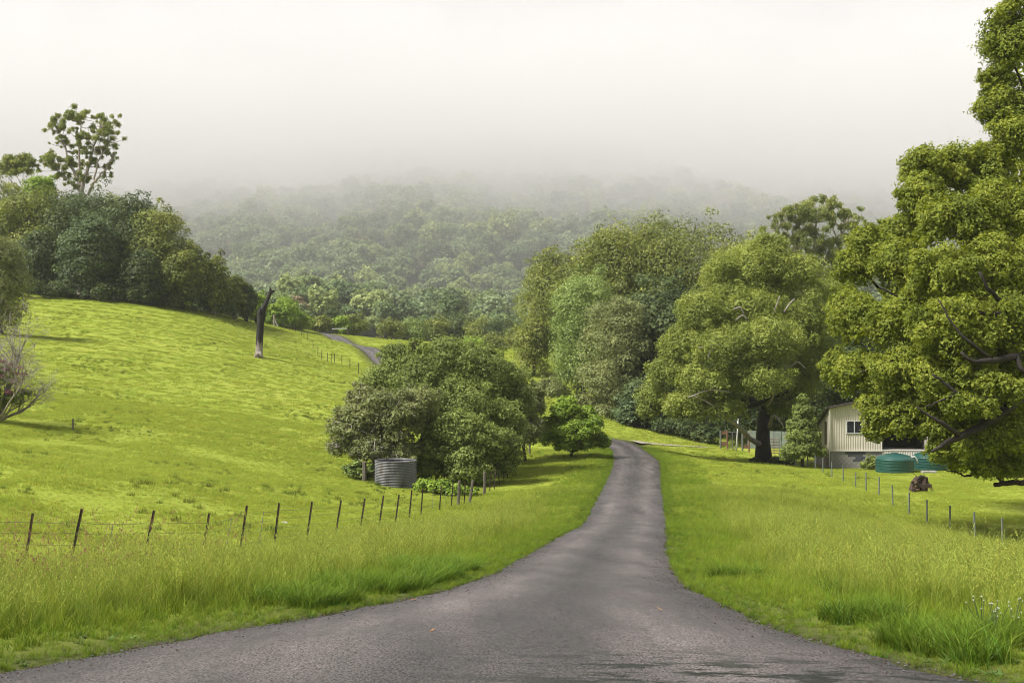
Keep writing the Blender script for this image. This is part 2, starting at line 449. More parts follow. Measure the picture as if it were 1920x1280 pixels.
# near road as a strip between its two edges, far road along its centre line, one sheet
rows = []
yy = list(np.arange(3.0, 30, 0.3)) + list(np.arange(30, 104, 0.6))
for y in yy:
    a = float(xl_at(y)) + 0.10 * float(noise2(y * 1.1, 3, 31)) + 0.07 * float(noise2(y * 3.3, 9, 31))
    b = float(xr_at(y)) + 0.10 * float(noise2(y * 1.1, 7, 32)) + 0.07 * float(noise2(y * 3.3, 5, 32))
    rows.append([(a + (b - a) * t, y) for t in np.linspace(0, 1, 17)])
# resample the far centre line
def resample(c, st):
    s = np.concatenate([[0], np.cumsum(np.hypot(*np.diff(c, axis=0).T))])
    # Catmull-Rom style smoothing through dense linear + averaging
    t = np.arange(0, s[-1], st); q = np.stack([np.interp(t, s, c[:, 0]), np.interp(t, s, c[:, 1])], -1)
    for _ in range(40):
        q[1:-1] = 0.25 * q[:-2] + 0.5 * q[1:-1] + 0.25 * q[2:]
    return q
cl = np.concatenate([[[(xl_at(104.5) + xr_at(104.5)) / 2, 104.5]], FARC])
fr = resample(cl, 1.5)
for i in range(len(fr)):
    t = fr[min(i + 1, len(fr) - 1)] - fr[max(i - 1, 0)]; t /= np.hypot(*t)
    nn = np.array([t[1], -t[0]]); hw = 1.75
    rows.append([tuple(fr[i] + nn * hw * u) for u in np.linspace(-1, 1, 17)])
RW = np.array(rows)
cr = 0.05 * (1 - np.linspace(-1, 1, 17) ** 2)
RZ = H0(RW[..., 0], RW[..., 1]) + 0.0 + cr[None, :]
nr = len(RW); ii = np.arange(nr * 17).reshape(nr, 17)
Fq = np.stack([ii[:-1, :-1], ii[:-1, 1:], ii[1:, 1:], ii[1:, :-1]], -1).reshape(-1, 4)
rm = mesh_np('road', np.concatenate([RW, RZ[..., None]], -1).reshape(-1, 3), Fq, smooth=True,
             attr={'u': np.tile(np.linspace(0, 1, 17), nr)})
road = obj('road', rm, M_ROAD); tag(road, kind='structure')

# pale gravel driveway mouth
M_GRAVEL = paintmat('pale_gravel', (0.33, 0.29, 0.23), 0.9, var=0.2, scale=2.5, bump=0.4)
def sheet(name, poly, mat, lift=0.03, n_=14):
    L = np.array(poly, float)   # list of (left xy, right xy) rows
    V = []
    for a, b in L:
        for t in np.linspace(0, 1, n_):
            V.append(a * (1 - t) + b * t)
    V = np.array(V); V[:, 0] += 0.15 * noise2(V[:, 0] * 2, V[:, 1] * 2, 77); V[:, 1] += 0.15 * noise2(V[:, 0] * 2, V[:, 1] * 2, 78)
    z = H0(V[:, 0], V[:, 1]) + 0.10 + lift + 0.02
    k = len(L); ii = np.arange(k * n_).reshape(k, n_)
    Fq = np.stack([ii[:-1, :-1], ii[:-1, 1:], ii[1:, 1:], ii[1:, :-1]], -1).reshape(-1, 4)
    return obj(name, mesh_np(name, np.concatenate([V, z[:, None]], -1), Fq, smooth=True), mat)
rowsd = []
for t in np.linspace(0, 1, 14):
    x = 10.9 + 8.0 * t; y = 111.3 + 5.5 * t; hw_ = 1.6 * (1 - t) ** 2.2 + .12
    rowsd.append(((x - .4, y + hw_), (x + .4, y - hw_)))
drv = sheet('driveway', rowsd, M_GRAVEL, 0.06); tag(drv, kind='structure')

# ------------------------------------------------------------------ foliage builder
def leaf_quads(Pn, Nn, Ln, Wn, rng, hang=0.0):
    k = len(Pn)
    a = rng.normal(size=(k, 3)); a -= (a * Nn).sum(1, keepdims=True) * Nn
    a[:, 2] -= hang
    a /= np.linalg.norm(a, axis=1, keepdims=True) + 1e-9
    b = np.cross(Nn, a); b /= np.linalg.norm(b, axis=1, keepdims=True) + 1e-9
    L = (Ln / 2)[:, None]; Wd = (Wn / 2)[:, None]
    V = np.stack([Pn + b * Wd - a * L, Pn + a * L, Pn - b * Wd - a * L], 1).reshape(-1, 3)
    Fc = np.arange(k * 3).reshape(k, 3)
    return V, Fc

def fib(n_, rng):
    i = np.arange(n_) + .5
    ph = np.arccos(1 - 2 * i / n_); th = math.pi * (1 + 5 ** .5) * i + rng.uniform(0, 6.28)
    d = np.stack([np.cos(th) * np.sin(ph), np.sin(th) * np.sin(ph), np.cos(ph)], -1)
    d += rng.normal(scale=.18, size=d.shape); return d / np.linalg.norm(d, axis=1, keepdims=True)

def subblobs(c, r, n_, rng, size=0.42, low=-0.45, squash=0.85, vary=0.5):
    """smaller leaf masses on the surface of an ellipsoid"""
    out = []
    for d in fib(int(n_ * 1.4), rng):
        if d[2] < low: continue
        k = size * (1 + rng.uniform(-vary, vary))
        p = np.asarray(c) + d * np.asarray(r) * (1 - k * 0.75) * rng.uniform(.88, 1.08)
        rr = np.asarray(r).mean() * k
        out.append((p, np.array([rr, rr, rr * squash])))
    for d in fib(max(3, int(n_ * .8)), rng):        # small sprays that break the outline
        if d[2] < low: continue
        k = size * rng.uniform(.22, .5)
        out.append((np.asarray(c) + d * np.asarray(r) * rng.uniform(.92, 1.14), np.array([1, 1, rng.uniform(.7, 1.3)]) * np.asarray(r).mean() * k))
    return out

def foliage(blobs, n_, ls, ws, rng, up=0.3, spread=0.42, rough=0.22, freq=2.6, hang=0.0, inner=0.16, bottom=0.35, tints=None):
    wt = np.array([b[1][0] * b[1][2] for b in blobs]); wt = wt / wt.sum()
    ch = rng.choice(len(blobs), size=n_, p=wt)
    C = np.array([b[0] for b in blobs])[ch]; Rr = np.array([b[1] for b in blobs])[ch]
    d = rng.normal(size=(n_, 3)); d /= np.linalg.norm(d, axis=1, keepdims=True)
    low = d[:, 2] < -0.25
    flip = low & (rng.random(n_) > bottom); d[flip, 2] *= -1
    f = 1 - np.abs(rng.normal(scale=inner, size=n_)) + np.where(rng.random(n_) < .22, rng.uniform(0, .28, n_), 0)   # a few sprays stand out
    lump = noise3(d * freq + ch[:, None] * 3.7, 41)
    lump2 = noise3(d * freq * 2.7 + ch[:, None] * 1.9, 42)
    f = f * (1 + rough * lump + rough * .5 * lump2)
    Pn = C + d * Rr * f[:, None]
    N = d * .75 + np.array([0, 0, up]) + rng.normal(scale=spread, size=(n_, 3))
    N /= np.linalg.norm(N, axis=1, keepdims=True)
    L = ls * rng.uniform(.65, 1.35, n_); Wd = ws * rng.uniform(.65, 1.35, n_)
    V, Fc = leaf_quads(Pn, N, L, Wd, rng, hang)
    bt = rng.uniform(-1, 1, len(blobs))[ch]
    v = np.clip(.5 + .2 * bt + .15 * rng.normal(size=n_), 0, 1)
    return V, Fc, np.repeat(v, 3)

def bez(a, b, c, n_):
    t = np.linspace(0, 1, n_)[:, None]
    return (1 - t) ** 2 * a + 2 * t * (1 - t) * b + t * t * c

def limbs(mb, base, top, r0, targets, rng, start=0.25, twigs=2, wob=0.03, seg_n=7, flare=1.5, sides=8, r1=0.35, twr=0.02, curve=.5):
    """a tapering trunk from base to top and a bent limb to each target"""
    base = np.asarray(base, float); top = np.asarray(top, float); h = np.linalg.norm(top - base)
    k = 9; P_ = []; Rd = []
    for i in range(k):
        t = i / (k - 1)
        P_.append(base + (top - base) * t + rng.normal(scale=wob * h * min(1, t * 2), size=3) * np.array([1, 1, .2]))
        Rd.append(r0 * (1 - (1 - r1) * t) * (flare if i == 0 else 1 + (flare - 1) * .25 * (i == 1)))
    mb.tube(P_, Rd, sides)
    for (c, r) in targets:
        c = np.asarray(c, float)
        dz = (c[2] - base[2]) / h
        t0 = np.clip(dz * rng.uniform(.35, .7), start, .97)
        fi = t0 * (k - 1); i0 = min(int(fi), k - 2)
        a = P_[i0] + (P_[i0 + 1] - P_[i0]) * (fi - i0)
        rs = np.interp(t0, np.linspace(0, 1, k), Rd) * rng.uniform(.4, .6)
        e = c + rng.normal(scale=.2, size=3) * np.asarray(r)
        midp = a + (e - a) * .5 + np.array([0, 0, -.12 * np.linalg.norm(e - a) * curve * 2]) * rng.uniform(-.2, 1) + rng.normal(scale=.08, size=3) * np.linalg.norm(e - a)
        B = bez(a, midp, e, seg_n) + rng.normal(scale=.012 * np.linalg.norm(e - a), size=(seg_n, 3)) * np.linspace(0, 1, seg_n)[:, None]
        mb.tube(B, list(np.linspace(rs, max(rs * .18, twr * .6), seg_n)), max(4, sides - 2), cap=False)
        for _ in range(twigs):
            j = rng.integers(seg_n // 2, seg_n)
            dd = rng.normal(size=3); dd[2] = abs(dd[2]) * .7; dd /= np.linalg.norm(dd)
            e2 = B[j] + dd * np.asarray(r) * rng.uniform(.6, .95)
            m2 = (B[j] + e2) / 2 + rng.normal(scale=.12, size=3) * np.asarray(r)
            mb.tube(bez(B[j], m2, e2, 5), list(np.linspace(max(rs * .3, twr), twr * .4, 5)), 4, cap=False)

def tree(name, label, cat, base_px, d, blobs, leafmat_, bark, rng, n_, ls, ws, r0=0.3, top=None, sub=9, subsize=.45, group=None,
         targets=None, start=.25, twigs=2, hang=0, up=.3, rough=.22, freq=2.6, inner=.16, squash=.85, low=-.45, bottom=.35, flare=1.5, spread=.42, dx=0, core=True, wob=.03, dead=0):
    """blobs: (px, py, radius px horizontally, radius px vertically, distance)"""
    bx_ = (base_px - 960) / F * d; bz = Hs(bx_, d)
    org = np.array([bx_, d, bz])
    BB = []
    for (px, py, rx, rz, dd) in blobs:
        c_ = P(px, py, dd) - org; k = dd / F
        BB.append((c_, np.array([rx * k, (rx * .8 + rz * .2) * k, rz * k])))
    root = empty(name, org, label, cat, group)
    fine_ = []
    for (c_, r_) in BB:
        sb = subblobs(c_, r_, sub, rng, subsize, low, squash) if sub else []
        fine_ += sb
        if core or not sub: fine_.append((c_, r_ * (.72 if sub else 1)))
    V, Fc, v = foliage(fine_, n_, ls, ws, rng, up=up, hang=hang, rough=rough, freq=freq, inner=inner, bottom=bottom, spread=spread)
    # nothing grows below the ground
    k4 = V.reshape(-1, 3, 3); gz = H0(k4[:, 0, 0] + org[0], k4[:, 0, 1] + org[1]) - org[2] + .12
    keep = k4[:, :, 2].min(1) > gz
    V = k4[keep].reshape(-1, 3); v = v.reshape(-1, 3)[keep].ravel(); Fc = np.arange(len(V)).reshape(-1, 3)
    obj('crown', mesh_np('crown', V, Fc, attr={'v': v}), leafmat_, root)
    mb = MB()
    cen = np.mean([b[0] for b in BB], axis=0); zt = max(b[0][2] + b[1][2] * .5 for b in BB)
    tp = np.array(top) if top is not None else np.array([cen[0] * .6 + 0, cen[1] * .6, zt * .85])
    limbs(mb, (0, 0, -.3), tp, r0, [(b[0], b[1]) for b in BB] + (targets or []), rng, start=start, twigs=twigs, flare=flare, wob=wob)
    for _ in range(dead):
        b_ = BB[rng.integers(len(BB))]; q_ = rng.normal(size=3); q_[1] -= .9; q_ /= np.linalg.norm(q_)
        e_ = b_[0] + q_ * b_[1] * rng.uniform(.9, 1.18); a_ = b_[0] + q_ * b_[1] * rng.uniform(.3, .5) + rng.normal(scale=.25, size=3)
        mb.tube(bez(a_, (a_ + e_) / 2 + rng.normal(scale=.18, size=3), e_, 5), list(np.linspace(.045, .014, 5)), 4, cap=False)
    mb.build('trunk', bark, root, smooth=True)
    return root, org

def dome(px, top, wid, bot, d, rng, lumps=7, taper=.0):
    """leaf masses of a dense crown reaching from py=bot to py=top, wid pixels wide"""
    cy_ = (top + bot) / 2; hz = (bot - top) / 2; hw = wid / 2
    out = [(px, cy_, hw * .98, hz, d)]
    for k in range(3):
        a = rng.uniform(0, 6.28)
        out.append((px + math.cos(a) * hw * .45, cy_ - hz * rng.uniform(-.5, .55), hw * .62, hz * .5, d + math.sin(a) * hw * .5 * d / F))
    return out

# leaf colours
G_OLIVE = leafmat('olive_leaf', [(0, (.028, .038, .010)), (.45, (.088, .106, .024)), (.8, (.165, .18, .04)), (1, (.225, .225, .06))], gain=1.65)
G_CAMPH = leafmat('bright_olive_leaf', [(0, (.04, .053, .010)), (.4, (.10, .124, .021)), (.75, (.165, .185, .034)), (1, (.22, .23, .05))], rough=.6, spec=.15, trans=.42, gain=1.75)
G_FEATH = leafmat('fine_yellow_green_leaf', [(0, (.055, .072, .015)), (.5, (.132, .158, .034)), (1, (.215, .24, .058))], gain=1.7)
G_PALE = leafmat('pale_green_leaf', [(0, (.05, .075, .022)), (.5, (.125, .17, .05)), (1, (.23, .28, .095))])
G_DARK = leafmat('dark_green_leaf', [(0, (.016, .026, .011)), (.5, (.045, .066, .024)), (1, (.095, .12, .045))])
G_BLUE = leafmat('blue_green_leaf', [(0, (.024, .038, .018)), (.5, (.064, .092, .042)), (1, (.125, .165, .08))])
G_BUSH = leafmat('bush_leaf', [(0, (.035, .046, .014)), (.45, (.095, .122, .034)), (.8, (.16, .19, .055)), (1, (.21, .235, .08))], rough=.6, spec=.2, gain=1.7)
G_GREY = leafmat('grey_olive_leaf', [(0, (.055, .064, .028)), (.5, (.128, .144, .058)), (1, (.20, .215, .095))], gain=1.6)
G_LIME = leafmat('lime_leaf', [(0, (.05, .08, .012)), (.5, (.135, .20, .026)), (1, (.25, .32, .05))])
G_GUM = leafmat('gum_leaf', [(0, (.06, .075, .025)), (.5, (.14, .165, .055)), (.9, (.22, .235, .085)), (1, (.24, .16, .10))], trans=.5, gain=1.6)
G_FOR = leafmat('hill_forest_leaf', [(0, (.022, .036, .018)), (.5, (.062, .086, .036)), (1, (.125, .15, .065))], gain=2.8)
BK_DARK = barkmat('dark_bark', (.007, .006, .005), (.030, .022, .016))
BK_BROWN = barkmat('brown_bark', (.03, .022, .015), (.10, .075, .052))
BK_GREY = barkmat('grey_bark', (.13, .115, .10), (.34, .30, .26))
BK_PALE = barkmat('pale_gum_bark', (.16, .13, .11), (.42, .37, .32), scale=4)

# ------------------------------------------------------------------ central clump of bushy trees beside the corrugated tank
g = np.random.default_rng(101)
tree('bushy_tree', 'tallest dark olive bushy tree standing behind the corrugated tank', 'tree', 858, 86,
     [(850,690,70,52,86),(800,720,70,60,85),(900,715,70,62,86),(760,705,52,45,86),(720,735,50,52,86),(950,745,50,62,87),(850,770,95,70,84),(930,800,60,60,84),(838,655,30,22,86),(905,668,26,24,86),(742,668,32,24,86),(780,650,16,18,86)],
     G_BUSH, BK_BROWN, g, 150000, .17, .105, r0=.24, sub=14, subsize=.42, rough=.5, freq=2.0, twigs=3, low=-.9, dead=60)
tree('bushy_tree', 'leaning grey twiggy tree overhanging the outer side of the corrugated tank', 'tree', 700, 76,
     [(700,770,60,45,77),(655,800,42,36,76),(640,835,28,22,76),(735,790,60,50,77),(780,765,50,40,78),(690,845,40,26,75.5),(740,850,50,22,76.5),(675,745,26,26,77)],
     G_GREY, BK_GREY, g, 70000, .16, .085, r0=.14, sub=12, subsize=.42, rough=.5, freq=2.0, twigs=6, start=.12, low=-.9, dead=300, core=False)
tree('bushy_tree', 'low spreading olive green tree in front of the clump right of corrugated tank', 'tree', 852, 79,
     [(870,885,60,18,78),(930,870,44,24,80),(800,878,30,20,78),(850,815,55,42,78.5),(905,830,52,40,79),(800,850,40,30,78),(860,858,52,26,78),(945,840,36,38,80),(822,805,30,26,78)],
     G_BUSH, BK_DARK, g, 100000, .16, .10, r0=.18, sub=14, subsize=.42, rough=.5, freq=2.0, twigs=3, low=-.95, dead=40)
tree('bushy_tree', 'greyish olive tree between the bushy clump and the small lime shrub', 'tree', 985, 93,
     [(975,760,36,44,93),(998,752,24,34,95),(985,805,30,34,93),(955,822,34,34,92),(952,724,26,24,94)],
     G_GREY, BK_BROWN, g, 52000, .17, .10, r0=.11, sub=12, subsize=.42, rough=.5, freq=2.0, twigs=3, low=-.9, dead=60)
tree('lime_shrub', 'small multi stemmed lime green tree standing alone on the road verge', 'shrub', 1071, 96,
     [(1060,778,34,26,96),(1098,800,34,24,96),(1045,804,30,22,96),(1118,824,26,14,96),(1075,812,40,24,95.5),(1063,757,20,15,96),(1132,832,16,8,96),(1030,822,24,14,96),(1098,776,20,16,96.5),(1060,835,26,10,95.5),(1092,834,26,10,95.5)],
     G_LIME, BK_DARK, g, 40000, .19, .10, r0=.09, sub=8, subsize=.42, rough=.35, twigs=4, start=.05, core=False, low=-.8)

# ------------------------------------------------------------------ big tree leaning in from the right
g = np.random.default_rng(202)
BIG = [(1905,70,62,80,60),(1880,200,50,40,60),(1915,250,55,55,59),(1870,150,34,30,60),(1760,325,70,48,60),(1840,320,60,50,60),(1725,370,46,46,59),(1790,420,72,55,56),(1870,400,70,60,57),
 (1645,465,54,44,60),(1605,500,40,38,60),(1690,500,58,50,58),(1770,520,76,55,54),(1870,500,80,60,55),(1590,585,38,48,59),(1620,600,62,52,57),(1690,610,70,50,55),(1780,620,84,58,52),(1880,610,80,65,53),
 (1570,690,32,34,58),(1620,700,60,40,56),(1700,700,70,42,54),(1790,710,80,46,52),(1880,700,70,55,54),(1650,755,42,30,55),(1720,765,60,30,54),(1790,790,64,36,53),(1870,780,70,45,55),
 (1640,805,22,26,54.5),(1770,845,34,26,53),(1820,860,48,24,53),(1875,855,50,40,56),(1905,830,40,44,57),
 (2000,120,110,110,64),(2020,300,130,110,63),(2060,480,150,120,62),(2050,640,150,100,60),(2030,780,130,80,60),(2180,300,130,140,66),(2220,520,140,130,64),(2200,700,130,90,63),(1990,-40,90,90,64),(2110,10,110,110,66),
 (1695,440,46,40,60),(1692,796,40,18,54),(1748,802,36,24,53.5),(1650,780,34,20,54.5),(1895,735,36,22,50.5),(1840,765,34,20,50),(1800,760,36,22,50),(1860,720,40,22,50.5),(1885,820,44,26,51.5),(1830,835,40,24,51),(1905,870,40,28,53),(1850,880,34,14,53),(1960,420,110,100,68),(1850,560,110,90,66),(1760,600,100,70,66),(1930,760,70,50,66)]
bx0 = (2090 - 960) / F * 63
org = np.array([bx0, 63, Hs(bx0, 63)])
root = empty('spreading_tree', org, 'huge spreading evergreen with dark crooked limbs overhanging the shed and green tanks', 'tree')
fine_ = []; tg = []; off_ = []
for (px, py, rx, rz, dd) in BIG:
    c_ = P(px, py, dd) - org; k = dd / F; r_ = np.array([rx * k, rx * k * .9, rz * k])
    edge_ = px > 1950
    r_ = r_ * (1 if edge_ else 1.02)
    if edge_: off_ += subblobs(c_, r_, 12, g, .4, -.8, .9)
    else:
        fine_ += subblobs(c_, r_, 15, g, .40, -.85, .92); fine_.append((c_, r_ * .55))
    tg.append((c_, r_))
V, Fc, v = foliage(fine_, 560000, .15, .095, g, rough=.42, freq=2.2, inner=.24, bottom=.5)
V2, F2, v2 = foliage(off_, 40000, .40, .24, g, rough=.3, freq=3.0, inner=.2, bottom=.5)
V = np.concatenate([V, V2]); v = np.concatenate([v, v2]); Fc = np.arange(len(V)).reshape(-1, 3)
obj('crown', mesh_np('crown', V, Fc, attr={'v': v}), G_CAMPH, root)
mb = MB()
limbs(mb, (0, 0, -.3), P(2050, 250, 63) - org, .62, [t_ for t_ in tg if t_[0][2] > 8.5][::2], g, start=.22, twigs=2, flare=1.6, sides=10, wob=.02)
def limb_px(ptsr, d0):
    L = []; rr_ = []
    for (px, py, rpx, dd) in ptsr:
        dd = dd - .5 if dd < 60 else dd
        L.append(P(px, py, dd) - org); rr_.append(rpx * dd / F)
    L = np.array(L); t = np.linspace(0, 1, len(L)); tt = np.linspace(0, 1, len(L) * 3)
    Ls = np.stack([np.interp(tt, t, L[:, k]) for k in range(3)], -1); Rs = np.interp(tt, t, rr_)
    Ls[1:-1] = .25 * Ls[:-2] + .5 * Ls[1:-1] + .25 * Ls[2:]
    Ls += g.normal(scale=.02, size=Ls.shape)
    mb.tube(Ls, list(Rs), 8, cap=True, rough=.06)
limb_px([(2080,690,17,62),(2000,710,13,57),(1925,738,10,53),(1890,765,9,51.5),(1850,795,8,51),(1800,818,6.5,50.5),(1770,832,4.5,50.3),(1747,846,2.5,50.3)], 0)
limb_px([(1905,755,8,52),(1875,745,6.5,51),(1840,752,5.5,50.6),(1800,742,4.5,50.4),(1770,718,3,50.4),(1748,700,2,50.4)], 0)
limb_px([(1800,818,5,50.5),(1770,795,4.5,50),(1742,780,3,50),(1720,762,1.6,50)], 0)
limb_px([(2060,640,14,61),(1960,655,9,55),(1905,668,7,52),(1860,676,6,51),(1825,680,4.5,50.5),(1800,660,2.5,50.5)], 0)
limb_px([(1905,668,5,52),(1915,695,5,51.6),(1960,715,5,52)], 0)
limb_px([(2040,420,12,61),(1950,545,8,56),(1890,575,5.5,53),(1855,545,4,52),(1835,510,2.4,52)], 0)
limb_px([(1950,545,6,56),(1900,590,5,53),(1840,588,4,51.6),(1800,570,2.5,51.5)], 0)
limb_px([(1860,676,4,51),(1815,640,3,50.6),(1780,600,2,50.8),(1760,560,1.4,51)], 0)
limb_px([(1790,742,3,50.4),(1760,752,2,50.2),(1735,762,1.3,50.2)], 0)
limb_px([(2050,915,9,58),(1980,900,8,56),(1925,904,6,54.5),(1890,905,5,54),(1864,908,4.5,54)], 0)
limb_px([(1880,904,4,54),(1872,892,4,54),(1858,880,3.5,54.2),(1840,870,2,54.5)], 0)
limb_px([(1840,888,2.6,54),(1815,893,2.2,53.6),(1795,885,1.4,53.4),(1770,880,1,53.4)], 0)
limb_px([(1960,640,4,60),(1760,590,3,58),(1690,560,2.4,57),(1650,540,1.4,57)], 0)
limb_px([(1900,640,5,57),(1760,640,4,55),(1700,660,3,54),(1650,690,2,54.5),(1610,700,1.2,55)], 0)
limb_px([(1960,250,5,62),(1920,240,4,60),(1880,215,2.6,59.6),(1865,190,1.6,59.6)], 0)
mb.build('trunk', BK_DARK, root, smooth=True)

# ------------------------------------------------------------------ right-hand grove
g = np.random.default_rng(303)
def grove(name, label, px, top, wid, bot, d, mat, n_, ls, ws, r0=.3, lumps=8, bark=BK_DARK, **kw):
    grp = kw.pop('group', None); kw.setdefault('sub', 22); kw.setdefault('subsize', .38); kw.setdefault('low', -.95); kw.setdefault('rough', .26); kw.setdefault('spread', .32); n_ = int(n_ * 1.7); ls *= .85; ws *= .9
    return tree(name, label, 'tree', px, d, dome(px, top, wid, bot, d, g, lumps), mat, bark, g, n_, ls, ws, r0=r0, group=grp, **kw)
tree('feathery_tree', 'wide feathery yellow green tree with stout dark trunk left of the shed', 'tree', 1432, 106,
     [(1430,500,75,40,107),(1370,520,55,45,107),(1490,520,60,45,107),(1400,580,80,45,105),(1320,590,60,40,104),(1500,600,65,50,106),(1440,640,80,40,102),(1290,650,60,35,104),(1360,660,70,35,101),(1530,680,55,45,107),(1260,700,50,30,104),
      (1330,715,60,30,101),(1420,710,70,35,101),(1490,720,50,35,107),(1230,745,38,28,105),(1290,760,50,26,102),(1360,765,45,22,101),(1540,610,45,55,109),(1215,770,22,20,105),(1440,460,40,18,107),(1462,765,34,20,106),(1550,560,40,40,110)],
     G_FEATH, BK_DARK, g, 270000, .20, .085, r0=.62, top=(0.3, .5, 15), sub=14, subsize=.42, up=.6, rough=.36, squash=.95, low=-.9, twigs=2, start=.36, flare=1.35)
# pale crooked limbs that show against its leaves
fx = (1432 - 960) / F * 106; forg = np.array([fx, 106, Hs(fx, 106)])
fr_root = [o for o in COL.objects if o.name.startswith('feathery_tree')][0]
mb = MB(); org_keep = org
def limb2(ptsr, rough=.08):
    mb = MB()
    L = np.array([P(px, py, dd) - forg for (px, py, rpx, dd) in ptsr]); rr_ = [rpx * dd / F for (px, py, rpx, dd) in ptsr]
    t = np.linspace(0, 1, len(L)); tt = np.linspace(0, 1, len(L) * 3)
    Ls = np.stack([np.interp(tt, t, L[:, k]) for k in range(3)], -1)
    Ls[1:-1] = .25 * Ls[:-2] + .5 * Ls[1:-1] + .25 * Ls[2:]
    mb.tube(Ls, list(np.interp(tt, t, rr_)), 7, rough=rough)
    mb.build('bare_limb', BK_GREY, fr_root, smooth=True)
limb2([(1424,832,6,105.6),(1405,822,4.5,103.5),(1392,806,4,102),(1370,788,3.4,101),(1348,770,3,100.2),(1325,752,2,100),(1300,742,1.2,100)])
limb2([(1442,800,4,105),(1450,775,2.4,102),(1463,790,1.8,101),(1470,800,1,101)])
limb2([(1440,760,3,103),(1452,740,2,100.5),(1440,700,1.4,100)])
for (x1, y1, x2, y2, x3, y3, dd) in [(1310,652,1350,645,1395,655,99.6),(1395,655,1385,640,1400,640,99.6),(1340,652,1330,662,1328,672,99.6),(1380,600,1392,590,1402,600,101.5),(1375,580,1388,575,1396,590,101.5),(1470,585,1480,570,1490,560,102),(1445,600,1455,575,1462,555,102),(1480,690,1495,676,1510,690,101),(1465,710,1472,690,1480,685,101),(1290,745,1330,730,1370,735,99.5)]:
    limb2([(x1, y1, 1.2, dd), (x2, y2, 1.6, dd), (x3, y3, 1.0, dd)])

grove('grove_tree', 'big rounded olive tree at the meadow end of the roadside grove', 1060, 470, 170, 700, 182, G_OLIVE, 26000, .42, .24)
grove('grove_tree', 'tall domed olive tree at the top of the grove left of the gum', 1180, 408, 230, 720, 178, G_OLIVE, 36000, .42, .24)
grove('grove_tree', 'broad olive crown rising highest in the roadside grove', 1290, 392, 230, 720, 176, G_OLIVE, 36000, .42, .24)
grove('grove_tree', 'short dark olive tree on the open grass at the grove end', 1000, 590, 72, 716, 176, G_OLIVE, 10000, .36, .2, lumps=5)
grove('grove_tree', 'olive tree tucked behind the feathery tree below the gum', 1380, 425, 180, 760, 170, G_OLIVE, 24000, .42, .24)
grove('pale_tree', 'pale bright green tree between the olive dome and the dark bushy tree', 1095, 500, 125, 760, 150, G_PALE, 32000, .30, .19, lumps=9)
grove('grove_tree', 'dull grey green tree drooping over the verge beside the pale tree', 1155, 540, 120, 800, 141, G_GREY, 30000, .30, .16, lumps=9)
grove('broadleaf_tree', 'dark blue green broadleaf tree with layered crown behind the feathery tree', 1250, 490, 150, 790, 144, G_DARK, 26000, .42, .27, lumps=10, squash=.6, up=.6)
grove('grove_tree', 'dark understorey tree filling the hollow under the feathery tree', 1235, 690, 140, 825, 134, G_DARK, 20000, .32, .18)
grove('grove_tree', 'dark leafy tree behind the timber gate under the feathery tree', 1330, 650, 170, 835, 134, G_DARK, 22000, .34, .19)
grove('grove_tree', 'dark leafy tree closing the gap behind the stout trunk', 1408, 630, 150, 848, 127, G_DARK, 20000, .34, .19)
grove('grove_tree', 'shadowy dark tree behind the small conical tree', 1480, 620, 150, 840, 128, G_DARK, 22000, .34, .19)
grove('grove_tree', 'dark green tree rising behind the beige shed roof', 1600, 560, 170, 840, 132, G_DARK, 24000, .34, .19)
grove('grove_tree', 'dark tree behind the beige shed and green water tanks', 1740, 600, 190, 850, 130, G_DARK, 20000, .36, .2)
grove('grove_tree', 'dark hedge like tree under the huge evergreen beyond the dark timber lot', 1885, 690, 150, 885, 112, G_DARK, 18000, .34, .2)
grove('broadleaf_shrub', 'low broad leaved blue green shrub on the grove edge above the road', 1190, 735, 80, 805, 131, G_BLUE, 7000, .36, .22, r0=.1, lumps=6, squash=.4, up=1)
tree('conical_tree', 'small dense conical tree standing against the left end of the shed', 'tree', 1505, 98.5,
     [(1505,752,10,15,98.5),(1505,772,19,16,98.5),(1503,795,28,18,98.5),(1505,818,36,18,98.5),(1508,842,42,18,98.5),(1490,847,26,14,98),(1526,844,24,16,98),(1478,855,18,10,98.5)],
     G_BUSH, BK_BROWN, g, 52000, .16, .11, r0=.13, sub=9, subsize=.42, rough=.32, low=-.6)

# ------------------------------------------------------------------ left hill grove
g = np.random.default_rng(404)
def lg(label, px, top, wid, bot, d, mat, n_, name='hill_tree', ls=.44, ws=.25, **kw):
    return grove(name, label, px, top, wid, bot, d, mat, n_, ls, ws, **kw)
lg('large dark dome of a tree on the ridge under the tall gum', 165, 350, 170, 572, 196, G_DARK, 26000, lumps=10)
lg('rounded blue green tree bulging forward at the ridge edge', 165, 410, 120, 568, 186, G_BLUE, 22000, lumps=9)
lg('tall dark tree with brownish shaded side at the middle of the ridge', 235, 365, 120, 582, 192, G_DARK, 22000, lumps=9)
lg('olive topped tree sloping down the ridge behind the dead trunk', 300, 380, 100, 590, 190, G_OLIVE, 22000, lumps=9)
lg('broad olive tree at the lower end of the ridge wood', 340, 440, 90, 592, 188, G_OLIVE, 18000, lumps=8)
lg('mid green tree left of the blue green dome on the ridge', 70, 345, 150, 572, 197, G_OLIVE, 24000, lumps=10)
lg('dark tree deep in the ridge wood beside the blue green dome', 85, 430, 110, 568, 190, G_DARK, 18000, lumps=8)
lg('yellowish crown poking above the ridge wood left of the gum', 72, 322, 60, 420, 204, G_LIME, 7000, lumps=6)
lg('green tree at the outermost end of the ridge skyline', 10, 325, 110, 560, 200, G_OLIVE, 20000, lumps=9)
lg('pale grey green tree behind the bare flowering shrub', 0, 425, 80, 650, 140, G_GREY, 20000, ls=.3, ws=.17, lumps=8)
